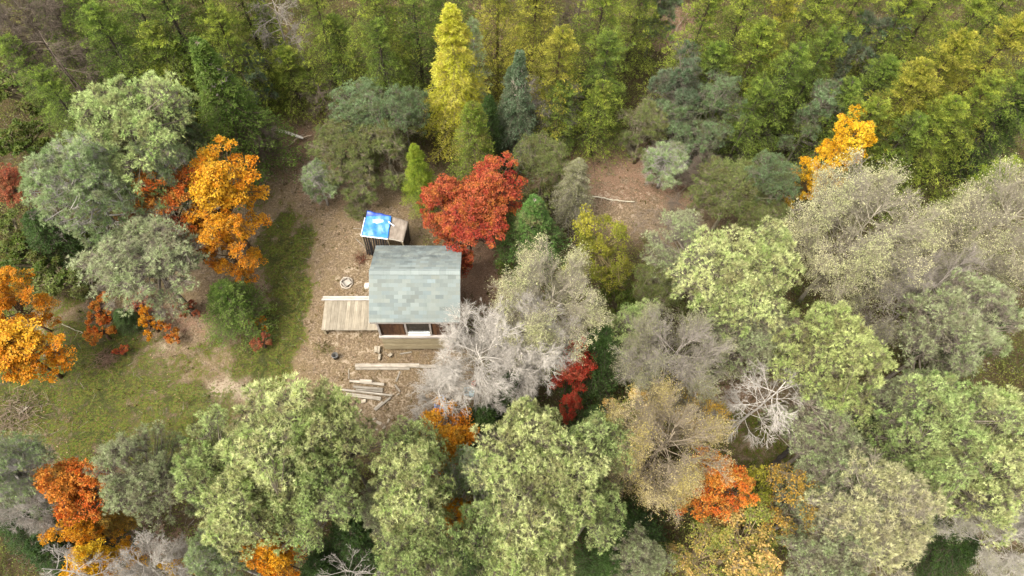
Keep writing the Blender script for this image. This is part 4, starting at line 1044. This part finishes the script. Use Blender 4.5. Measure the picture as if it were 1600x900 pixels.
def cloth(nx, ny, corner, amp, name, mat, thick=.006):
    """a draped sheet given by four corners (x, y, z), wrinkled, with thickness"""
    u, v = np.meshgrid(np.linspace(0, 1, nx), np.linspace(0, 1, ny)); c = np.array(corner, float)
    P = ((1 - u)[..., None] * (1 - v)[..., None] * c[0] + u[..., None] * (1 - v)[..., None] * c[1] + u[..., None] * v[..., None] * c[2] + (1 - u)[..., None] * v[..., None] * c[3])
    P[..., 2] += amp * (np.sin(u * 17 + v * 5) * .4 + np.sin(v * 13 - u * 7) * .4 + np.sin(u * 5 + 1) * np.sin(v * 6) * .8 + rng.normal(0, .25, u.shape))
    P[..., 0] += amp * .5 * np.sin(v * 11); P[..., 1] += amp * .5 * np.sin(u * 13)
    V = np.concatenate([P.reshape(-1, 3), P.reshape(-1, 3) - [0, 0, thick]]); n = nx * ny
    i, j = np.meshgrid(np.arange(ny - 1), np.arange(nx - 1), indexing='ij'); b = (i * nx + j).ravel()
    F = np.stack([b, b + 1, b + nx + 1, b + nx], 1); F2 = F[:, ::-1] + n
    rim = list(range(nx)) + [r * nx + nx - 1 for r in range(1, ny)] + list(range(nx * ny - 2, nx * (ny - 1) - 1, -1)) + [r * nx for r in range(ny - 2, 0, -1)]
    rim = np.array(rim); nr = np.roll(rim, -1); E = np.stack([nr, rim, rim + n, nr + n], 1)
    return make_mesh(name, V, [F, F2, E], [mat], None, None, True)
def P3(px, py, z, o=(0, 0)):
    x, y = gp(px, py, z); return (x - o[0], y - o[1], z)
def shelter():
    o0 = gp(590, 352, 1.5)
    e = group_empty('lean_to', 'small woodshed lean-to above the cabin covered with a bright blue tarp', 'shelter', (*o0, 0))
    K = [P3(565, 369, 1.35, o0), P3(606, 374, 1.35, o0), P3(612, 338, 1.6, o0), P3(574, 329, 1.7, o0)]
    top = link('tarp', cloth(26, 22, K, .022, 'tarp', tarp_mat()), e); top.location = (0, 0, .03)
    edge = plain_material('white_hem', (.62, .64, .66), .6, .15)
    g = Geo(); a, b = np.array(K[0]), np.array(K[1])
    pts = np.stack([a + (b - a) * t + [0, -.02, .03 + .012 * math.sin(t * 20)] for t in np.linspace(0, 1, 9)]); g.tubes(pts[None], np.full((1, 9), .024), 6)
    a2 = np.array(K[3]); pts = np.stack([a + (a2 - a) * t + [-.02, 0, .03] for t in np.linspace(0, .7, 7)]); g.tubes(pts[None], np.full((1, 7), .018), 6)
    link('hem', g.mesh('hem', [edge]), top)
    # plywood roof board right of the tarp, leaf-strewn
    K2 = [P3(607, 373, 1.33, o0), P3(630, 378, 1.25, o0), P3(638, 346, 1.45, o0), P3(611, 337, 1.58, o0)]
    link('plywood_sheet', cloth(10, 10, K2, .01, 'plywood', wood_material('old_plywood', srgb(120, 104, 88), srgb(178, 164, 146), 1, grain=9), .02), e)
    link('batten', bar(K2[0], K2[1], .03, [WOOD_PALE]), e)
    # posts, sides and added slats that imitate the shade in the opening
    dk = wood_material('shade_black_board', (.012, .011, .011), (.035, .03, .028), 2)  # near-black board colour stands in for the shade inside the shelter
    for q in (K[0], K[1], K[2], K[3], K2[1], K2[2]):
        link('post', bar((q[0] * .97, q[1] * .97 + (.05 if q in (K[0], K[1]) else -.03), 0), (q[0] * .97, q[1] * .97, q[2] - .02), .04, [WOOD_SIDE]), e)
    for k in range(9):                                                 # back wall boards
        t = (k + .5) / 9; a = np.array(K[3]) * (1 - t) + np.array(K[2]) * t
        o = link('wall_board', box_mesh('board', (.12, .02, 1.5), [dk], .003), e); o.location = (a[0], a[1] - .1, .76)
    for k in range(7):
        t = (k + .5) / 7; a = np.array(K2[1]) * (1 - t) + np.array(K2[2]) * t
        o = link('wall_board', box_mesh('board', (.02, .13, 1.15), [dk], .003), e); o.location = (a[0] - .04, a[1], .6)
    for k in range(11):                                                 # near-black slats added in place of the opening's shade
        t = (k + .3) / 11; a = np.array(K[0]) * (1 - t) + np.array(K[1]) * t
        link('shade_slat', bar((a[0] + .03, a[1] - .12, .02), (a[0] + .03, a[1] + .04, 1.3), .03 + .012 * (k % 3), [dk]), e)
    link('prop_stick', bar(P3(556, 373, .05, o0), P3(570, 386, .6, o0), .018, [WOOD_PALE]), e)
    link('prop_stick', bar(P3(552, 357, .3, o0), P3(568, 358, 1.1, o0), .014, [WOOD_PALE]), e)
    link('strap', bar(P3(607, 346, 1.68, o0), P3(616, 353, 1.62, o0), .022, [edge]), e)
    return e
def bar(a, b, r, mats, k=5):
    g = Geo(); a = np.array(a, float); b = np.array(b, float)
    mid = (a + b) / 2 + rng.normal(0, .01, 3)
    pts = np.stack([a, mid, b]); g.tubes(pts[None], np.array([[r, r * .97, r * .9]]), k)
    return g.mesh('bar', mats)
shelter()

def board(px0, py0, px1, py1, w, t, z, label, cat='board', group=None, mat=None, name='loose_board', col=1.0):
    a = Vector((*gp(px0, py0, z), z)); b = Vector((*gp(px1, py1, z), z)); d = b - a
    o = link(name, box_mesh(name, (d.length, w, t), [mat or WOOD_PALE], .006)); o.location = (a + b) / 2
    o.rotation_euler = (rng.normal(0, .05), 0, math.atan2(d.y, d.x)); o.color = (col, col, col * .98, 1)
    return tag(o, label, cat, group)
G1 = 'loose boards lying below the cabin'
board(555, 571, 655, 571, .16, .05, .12, 'long pale board lying across the bare ground just below the cabin', group=G1, col=1.12)
board(556, 576, 640, 576, .10, .05, .06, 'narrow long board half under the long pale one below the cabin', group=G1, col=.9)
board(640, 572, 690, 573, .14, .05, .10, 'pale board continuing right of the long pale one, under the dead tree', group=G1, col=1.0)
board(546, 595, 600, 601, .10, .05, .14, 'topmost board of the plank stack at lower left of the cabin', group=G1, col=1.1)
board(562, 595, 581, 596, .13, .04, .20, 'short white board on top of the plank stack', group=G1, col=1.25)
board(552, 604, 598, 608, .10, .05, .08, 'grey board second from the top in the plank stack', group=G1, col=.75)
board(556, 609, 598, 612, .08, .05, .06, 'thin grey board in the middle of the plank stack', group=G1, col=.7)
board(534, 609, 612, 618, .07, .06, .16, 'longest narrow pole-like board crossing the plank stack', group=G1, col=.95)
board(541, 616, 595, 623, .15, .05, .10, 'wide pale board at the bottom of the plank stack', group=G1, col=1.1)
board(586, 641, 610, 621, .08, .04, .08, 'short board lying diagonally below the plank stack', group=G1, col=.8)
board(585, 640, 598, 628, .10, .04, .05, 'stubby board beside the diagonal one below the plank stack', group=G1, col=1.0)
board(617, 601, 625, 612, .07, .03, .05, 'short stick of lumber tilted beside the right end of the plank stack', group=G1, col=1.1)
board(619, 596, 625, 580, .06, .03, .05, 'short grey stick standing off the long pale board', group=G1, col=.85)
board(643, 550, 625, 553, .05, .03, .05, 'thin lath lying at the foot of the cabin wall', group=G1, col=.9)
board(545, 578, 545, 592, .03, .02, .03, 'thin upright-lying lath left of the plank stack', group=G1, col=.9)
G2 = 'cut wood blocks by the cabin'
def block(px, py, s, rz, z, label, mat=None, col=1.0):
    x, y = gp(px, py, z); o = link('wood_block', box_mesh('block', s, [mat or WOOD_PALE], .012)); o.location = (x, y, z)
    o.rotation_euler = (rng.normal(0, .06), rng.normal(0, .06), rz); o.color = (col, col * .97, col * .88, 1)
    return tag(o, label, 'wood block', G2)
block(587, 546, (.11, .26, .16), .05, .1, 'upright pale block at the lower left corner of the cabin, left of its pair', col=1.15)
block(592, 547, (.10, .28, .18), -.03, .1, 'pale block touching the cabin corner, right of its pair', col=1.1)
block(593, 558, (.10, .26, .12), -.1, .08, 'pale block just below the pair at the cabin corner', col=1.0)
block(610, 555, (.16, .14, .12), .8, .08, 'square wood block lying askew in the shade below the cabin wall', col=1.0)
block(568, 627, (.20, .13, .1), .15, .07, 'short light block under the plank stack', col=1.2)
for i, (px, py, s, r, t) in enumerate([(556, 636, .12, .3, 'pale offcut left of the wood scrap heap'), (563, 642, .15, 1.0, 'light offcut at the edge of the pine below the plank stack'), (583, 655, .18, .5, 'slanted offcut uppermost in the scrap heap'),
                                   (592, 661, .22, -.4, 'long offcut in the middle of the scrap heap'), (600, 668, .17, .9, 'lowest offcut of the scrap heap'), (588, 671, .14, .1, 'squarish offcut at the lower left of the scrap heap'), (622, 616, .10, .6, 'tiny offcut right of the plank stack'), (607, 657, .14, 1.3, 'offcut standing apart on the right of the scrap heap')]):
    block(px, py, (s, s * .45, .05), r, .06, t, col=1.15)
block(573, 447, (.17, .22, .16), 0, .55, 'cream block stuck to the left wall of the cabin above the deck', plain_material('cream_block', (.52, .46, .36), .7, .1, tinted=False))

# fire pit: ring of earth and stones with a square tin box in it
def fire_pit():
    x, y = gp(542, 443)
    e = group_empty('fire_pit', 'round fire pit ring with a tilted square box in it left of the cabin', 'fire pit', (x, y, 0))
    g = Geo(); a = np.linspace(0, 2 * np.pi, 25)[:-1]; R_, r_ = .27, .035
    V = []; 
    for k in a:
        w = 1 + rng.normal(0, .06)
        for q in np.linspace(0, 2 * np.pi, 9)[:-1]: V.append(((R_ * w + r_ * math.cos(q)) * math.cos(k), (R_ * w + r_ * math.cos(q)) * math.sin(k), .05 + r_ * 1.6 * math.sin(q)))
    i, j = np.meshgrid(np.arange(24), np.arange(8), indexing='ij')
    F = np.stack([i * 8 + j, ((i + 1) % 24) * 8 + j, ((i + 1) % 24) * 8 + (j + 1) % 8, i * 8 + (j + 1) % 8], -1).reshape(-1, 4)
    g.add(V, F); link('ring', g.mesh('ring', [plain_material('clay_ring', (.30, .25, .19), .9, .3)], True), e)
    g = Geo(); s, hh, t = .36, .2, .02
    for sx, sy in ((1, 0), (-1, 0), (0, 1), (0, -1)):
        box_geo(g, (sx * (s / 2 - t / 2), sy * (s / 2 - t / 2), hh / 2), (t if sx else s - 2 * t, t if sy else s, hh))
    box_geo(g, (0, 0, .06), (s - 2 * t - .002, s - 2 * t - .002, .03))
    o = link('tin_box', g.mesh('tin_box', [plain_material('dusty_tin', (.27, .235, .19), .7, .25)]), e); o.rotation_euler = (.1, .08, .72); o.location = (-.01, -.03, .02)
fire_pit()

def lathe(profile, k=20):
    g = Geo(); pr = np.array(profile); a = np.arange(k) * 2 * np.pi / k; n = len(pr)
    V = np.stack([pr[:, 0][:, None] * np.cos(a), pr[:, 0][:, None] * np.sin(a), np.repeat(pr[:, 1][:, None], k, 1)], -1).reshape(-1, 3)
    i, j = np.meshgrid(np.arange(n - 1), np.arange(k), indexing='ij')
    g.add(V, np.stack([i * k + j, i * k + (j + 1) % k, (i + 1) * k + (j + 1) % k, (i + 1) * k + j], -1).reshape(-1, 4)); return g
BUCKET = [(.001, .02), (.11, .02), (.13, .0), (.155, .3), (.165, .3), (.165, .32), (.15, .32), (.13, .06), (.001, .05)]
def bucket(px, py, z, mat, label, s=1.0, name='bucket'):
    x, y = gp(px, py, z); e = group_empty(name, label, 'bucket', (x, y, z - .15 * s)); e.scale = (s, s, s)
    link('tub', lathe(BUCKET).mesh('tub', [mat], True), e)
    t = np.linspace(0, math.pi, 12); pts = np.stack([.165 * np.cos(t), -.03 - .1 * np.sin(t), .31 + .02 * np.sin(t)], 1)
    g = Geo(); g.tubes(pts[None], np.full((1, 12), .006), 5); link('handle', g.mesh('handle', [plain_material('wire', (.2, .2, .2), .4)]), e)
bucket(703, 540, .6, plain_material('orange_plastic', (.55, .17, .05), .5, .2), 'orange plastic bucket at the lower right corner of the cabin', 1.05)
bucket(524, 557, .2, plain_material('dark_rubber', (.07, .065, .055), .7, .3), 'dark grey bucket standing alone on bare earth below the deck', .85)
# bits lying under the big dead tree
def crate(px, py, s, rz, z, col, label, name, cat):
    x, y = gp(px, py, z); e = group_empty(name, label, cat, (x, y, z - s[2] / 2), rz)
    g = Geo(); t = .02; X, Y, Z = s; mt = plain_material(name + '_shell', col, .5, .3)
    for sx in (-1, 1): box_geo(g, (sx * (X / 2 - t / 2), 0, Z / 2), (t, Y, Z))
    for sy in (-1, 1): box_geo(g, (0, sy * (Y / 2 - t / 2), Z / 2 + .001), (X - 2 * t, t, Z))
    box_geo(g, (0, 0, t), (X - 2 * t, Y - 2 * t, t)); link('body', g.mesh('body', [mt]), e)
    g = Geo()
    for sx in (-1, 1): box_geo(g, (sx * X / 2, 0, Z - .01), (.035, Y + .03, .025))
    for sy in (-1, 1): box_geo(g, (0, sy * Y / 2, Z - .01), (X - .036, .035, .025))
    link('rim', g.mesh('rim', [mt]), e)
crate(687, 640, (.34, .46, .26), .15, .2, (.13, .19, .42), 'blue plastic crate under the large leafless tree', 'plastic_crate', 'crate')
crate(733, 613, (.4, .3, .25), -.1, .3, (.26, .36, .38), 'grey-blue box at the right side under the large leafless tree', 'storage_box', 'box')
crate(741, 600, (.2, .16, .18), .5, .4, (.42, .12, .07), 'small reddish box beside the grey-blue one under the leafless tree', 'storage_box', 'box')
bucket(690, 624, .25, plain_material('pale_blue_plastic', (.33, .38, .50), .5, .2), 'pale blue bucket just above the blue crate under the leafless tree', .9)

# fallen logs and branches
def log(pts_px, r0, r1, z, label, col, name='fallen_log', cat='log', group='fallen logs and branches', twigs=0):
    P = np.array([(*gp(a, b, z), z + ground_z(*gp(a, b, z))) for a, b in pts_px]); n = 14
    t = np.linspace(0, 1, len(P)); tt = np.linspace(0, 1, n)
    Q = np.stack([np.interp(tt, t, P[:, k]) for k in range(3)], 1) + rng.normal(0, .012, (n, 3))
    g = Geo(); g.tubes(Q[None], np.linspace(r0, r1, n)[None] * rng.uniform(.85, 1.15, (1, n)), 7)
    if twigs:
        ii = rng.integers(2, n, twigs); e = Q[ii] + unit(rdir(twigs) * [1, 1, .4]) * rng.uniform(.2, .8, twigs)[:, None]; e[:, 2] = np.maximum(e[:, 2], .02)
        g.spikes(Q[ii], e, .012)
    o = link(name, g.mesh(name, [M_BARK], True)); o['bark'] = list(col); return tag(o, label, cat, group)
log([(414, 195), (445, 202), (472, 212)], .10, .06, .3, 'fallen white log upper left of the clearing, bleached bark', srgb(245, 234, 216, .8), twigs=3)
log([(450, 224), (462, 212), (486, 208)], .035, .025, .15, 'short pale branch forking from the fallen white log', srgb(220, 196, 164, .55), 'fallen_branch', 'branch')
log([(925, 308), (955, 314), (992, 316)], .035, .018, .15, 'long thin pale branch lying across the reddish litter clearing', srgb(232, 220, 190, .55), 'fallen_branch', 'branch', twigs=4)
log([(1060, 300), (1078, 285), (1100, 268)], .03, .015, .15, 'thin grey branch at the right part of the reddish clearing', srgb(180, 160, 130), 'fallen_branch', 'branch', twigs=8)
log([(1045, 75), (1060, 40), (1075, 20)], .03, .02, .2, 'thin grey branch lying on the bare brown patch near the top', srgb(170, 150, 126), 'fallen_branch', 'branch', twigs=10)
log([(1200, 735), (1220, 715), (1234, 700)], .11, .09, .5, 'thick dark rotten log below the white dead tree', srgb(84, 76, 68, .4), 'fallen_log')
log([(95, 505), (130, 520)], .02, .012, .1, 'thin pale stick on the mossy lawn by the golden orange maple', srgb(190, 180, 150), 'fallen_branch', 'branch', twigs=2)
log([(30, 645), (45, 634)], .03, .02, .1, 'pale stick in the brush heap at the left edge', srgb(200, 186, 160), 'fallen_branch', 'branch', twigs=6)
log([(206, 470), (212, 512)], .018, .01, .5, 'thin pale pole on the lawn between the orange bushes', srgb(190, 176, 150), 'fallen_branch', 'branch')
# brush heaps: tangles of dead twigs
def heap(px, py, r, n, col, label):
    x, y = gp(px, py); g = Geo(); c = np.array([x, y, .05]); s = r / scale_at(x, y, 0)
    P = c + np.clip(rng.normal(0, .36, (n, 3)), -.8, .8) * [s, s, .12]; P[:, 2] = np.abs(P[:, 2])
    d = unit(rdir(n) * [1, 1, .25]); g.spikes(P, P + d * rng.uniform(.15, .7, n)[:, None], .011)
    o = link('brush_heap', g.mesh('brush_heap', [M_BARK])); o['bark'] = list(col); tag(o, label, 'brush heap', 'heaps of dead twigs')
heap(165, 562, 26, 160, srgb(150, 120, 98), 'grey-brown brush heap on the mossy lawn')
heap(25, 650, 55, 420, srgb(150, 130, 108), 'brush heap at the left edge below the golden orange maple')
heap(385, 560, 30, 120, srgb(140, 112, 96), 'purplish brush heap under the round green fir')
heap(565, 405, 14, 60, srgb(120, 74, 54), 'small reddish brush heap beside the lean-to opening')
heap(505, 545, 16, 60, srgb(110, 100, 60), 'small dark brush heap on the bare earth left of the cabin')
heap(1000, 345, 42, 300, srgb(170, 150, 128), 'grey brush heap at the bottom of the reddish clearing')
heap(700, 650, 60, 320, srgb(150, 116, 92), 'brush heap under the big leafless tree')
heap(490, 175, 40, 200, srgb(140, 116, 96), 'brush heap above the fallen white log')

# ------------------------------------------------------------------ the trees
for row in TREES: set_tree(*row)

# ------------------------------------------------------------------ ground cover nobody could count
def inview(x, y, m=90):
    d = CAM_R.transposed()
    v = np.stack([x, y, np.full_like(x, -CAM_H)], 1) @ np.array(d).T
    px = 800 + FOC * v[:, 0] / -v[:, 2]; py = 450 - FOC * v[:, 1] / -v[:, 2]
    return (px > -m) & (px < 1600 + m) & (py > -m) & (py < 900 + m)
def scatter(n):
    x = rng.uniform(-32, 36, n * 3); y = rng.uniform(0, 44, n * 3); k = inview(x, y); x, y = x[k][:n], y[k][:n]
    return x, y
def gz(x, y):
    d = np.exp(-((x + 3) ** 2 + (y - 13) ** 2) / 60)
    return (1 - d) * (.16 * np.sin(x * .31 + 1) * np.cos(y * .27) + .1 * np.sin(x * .9 + y * .6) * np.cos(y * .8 - .3))
def off_cabin(x, y):
    return ~((np.abs(x - CX) < 1.6) & (np.abs(y - CY) < 1.65)) & ~((x > CX - 3.5) & (x < CX) & (np.abs(y - 13.1) < .8))
def patchy(x, y, f, ph=0):
    return .5 + .25 * np.sin(x * f + ph + 1.7 * np.sin(y * f * .7)) + .25 * np.sin(y * f * 1.3 + ph * 2 + 1.3 * np.cos(x * f * .8))
def stuff_obj(name, geo, mats, label, pal):
    o = link(name, geo.mesh(name, mats)); a, b, w = PAL[pal]
    o.color = (*a, 1); o['second'] = list(b); o['bark'] = list(w); o['third'] = list(srgb(120, 98, 62, .4))
    return tag(o, label, None, None, 'stuff')
# grass and moss tufts
x, y = scatter(120000); w = weight(MOSS, x, y) * .9 + .12 * weight(CLEAR, x, y); k = (rng.random(len(x)) < w * (patchy(x, y, 2.6) * patchy(x, y, 5.3, 2) * 1.6 - .1)) & off_cabin(x, y); x, y = x[k], y[k]
g = Geo(); B = np.stack([x, y, gz(x, y) - .01], 1); n = len(B)
g.blades(B, B + unit(rdir(n) * [1, 1, .2] + [0, 0, .9]) * rng.uniform(.05, .14, n)[:, None], .02, 0, np.stack([patchy(x, y, 3.1, 1), rng.random(n), rng.random(n)], 1))
stuff_obj('grass', g, [M_NEEDLE], 'short mossy grass on the clearing', 'moss')
# fallen leaves
x, y = scatter(90000); w = .25 + weight(LITTER, x, y) * .6 - weight(CLEAR, x, y) * .1 - weight(MOSS, x, y) * .1; k = (rng.random(len(x)) < w) & off_cabin(x, y); x, y = x[k], y[k]
g = Geo(); n = len(x); B = np.stack([x, y, gz(x, y) + rng.uniform(.02, .05, n)], 1)
g.leaves(B, rdir(n) * [1, 1, .2], rdir(n) * .4 + [0, 0, 1], rng.uniform(.04, .09, n), .05, 0, np.stack([rng.random(n), rng.random(n), rng.random(n)], 1))
PAL['litter'] = (srgb(140, 96, 66), srgb(212, 178, 140), srgb(150, 130, 110))
stuff_obj('leaves', g, [M_LEAF], 'fallen brown and tan leaves over the forest floor', 'litter')
# undergrowth between the trees: leafy sprigs and dead twigs up to shoulder height, absent from the clearings
x, y = scatter(60000); w = np.clip(1 - 1.3 * weight(CLEAR, x, y), 0, 1); k = (rng.random(len(x)) < w * (patchy(x, y, 1.1) + .2)) & off_cabin(x, y); x, y = x[k], y[k]
g = Geo(); n = len(x); hh = rng.uniform(.15, .7, n) + patchy(x, y, .9, 3) ** 2 * rng.uniform(0, 1.6, n) * (y > 22); B = np.stack([x, y, gz(x, y)], 1)
T = B + np.stack([rng.normal(0, .12, n), rng.normal(0, .12, n), hh], 1); g.spikes(B, T, .008, 1)
q = 13; bi = np.repeat(np.arange(n), q); P = B[bi] + (T - B)[bi] * rng.uniform(.25, 1.05, n * q)[:, None] + rdir(n * q) * .17
g.leaves(P, rdir(n * q), rdir(n * q) * .6 + [0, 0, .8], rng.uniform(.05, .11, n * q), .045, 0, np.stack([patchy(P[:, 0], P[:, 1], 1.7, 2), rng.random(n * q), rng.random(n * q)], 1))
PAL['under'] = (srgb(90, 104, 40, .56), srgb(140, 144, 64, .58), srgb(110, 94, 78, .35))
stuff_obj('undergrowth', g, [M_LEAF, M_BARK], 'low green and brown undergrowth between the trees', 'under')
x, y = scatter(26000); w = .8 - .5 * weight(CLEAR, x, y); k = (rng.random(len(x)) < w) & off_cabin(x, y); x, y = x[k], y[k]
g = Geo(); n = len(x); B = np.stack([x, y, gz(x, y) + rng.uniform(.01, .12, n)], 1)
g.spikes(B, B + unit(rdir(n) * [1, 1, .35]) * rng.uniform(.12, .6, n)[:, None], rng.uniform(.003, .009, n))
stuff_obj('twigs', g, [M_BARK], 'dead twigs strewn over the forest floor', 'ash')

# scattered weeds and crumbs of wood on the bare earth
x, y = scatter(16000); w = weight(CLEAR, x, y) * .5; k = (rng.random(len(x)) < w * patchy(x, y, 1.9, 5)) & off_cabin(x, y); x, y = x[k], y[k]
g = Geo(); n = len(x); q = 9; bi = np.repeat(np.arange(n), q); B = np.stack([x, y, gz(x, y)], 1)
g.leaves(B[bi] + rdir(n * q) * [.05, .05, .01], rdir(n * q) + [0, 0, .5], rdir(n * q) + [0, 0, .6], rng.uniform(.05, .13, n * q), .035, 0, np.stack([rng.random(n)[bi], rng.random(n * q), rng.random(n * q)], 1))
PAL['weed'] = (srgb(86, 92, 34, .4), srgb(150, 128, 70, .45), srgb(110, 94, 78, .35))
stuff_obj('weeds', g, [M_LEAF], 'sparse low weeds on the bare earth', 'weed')
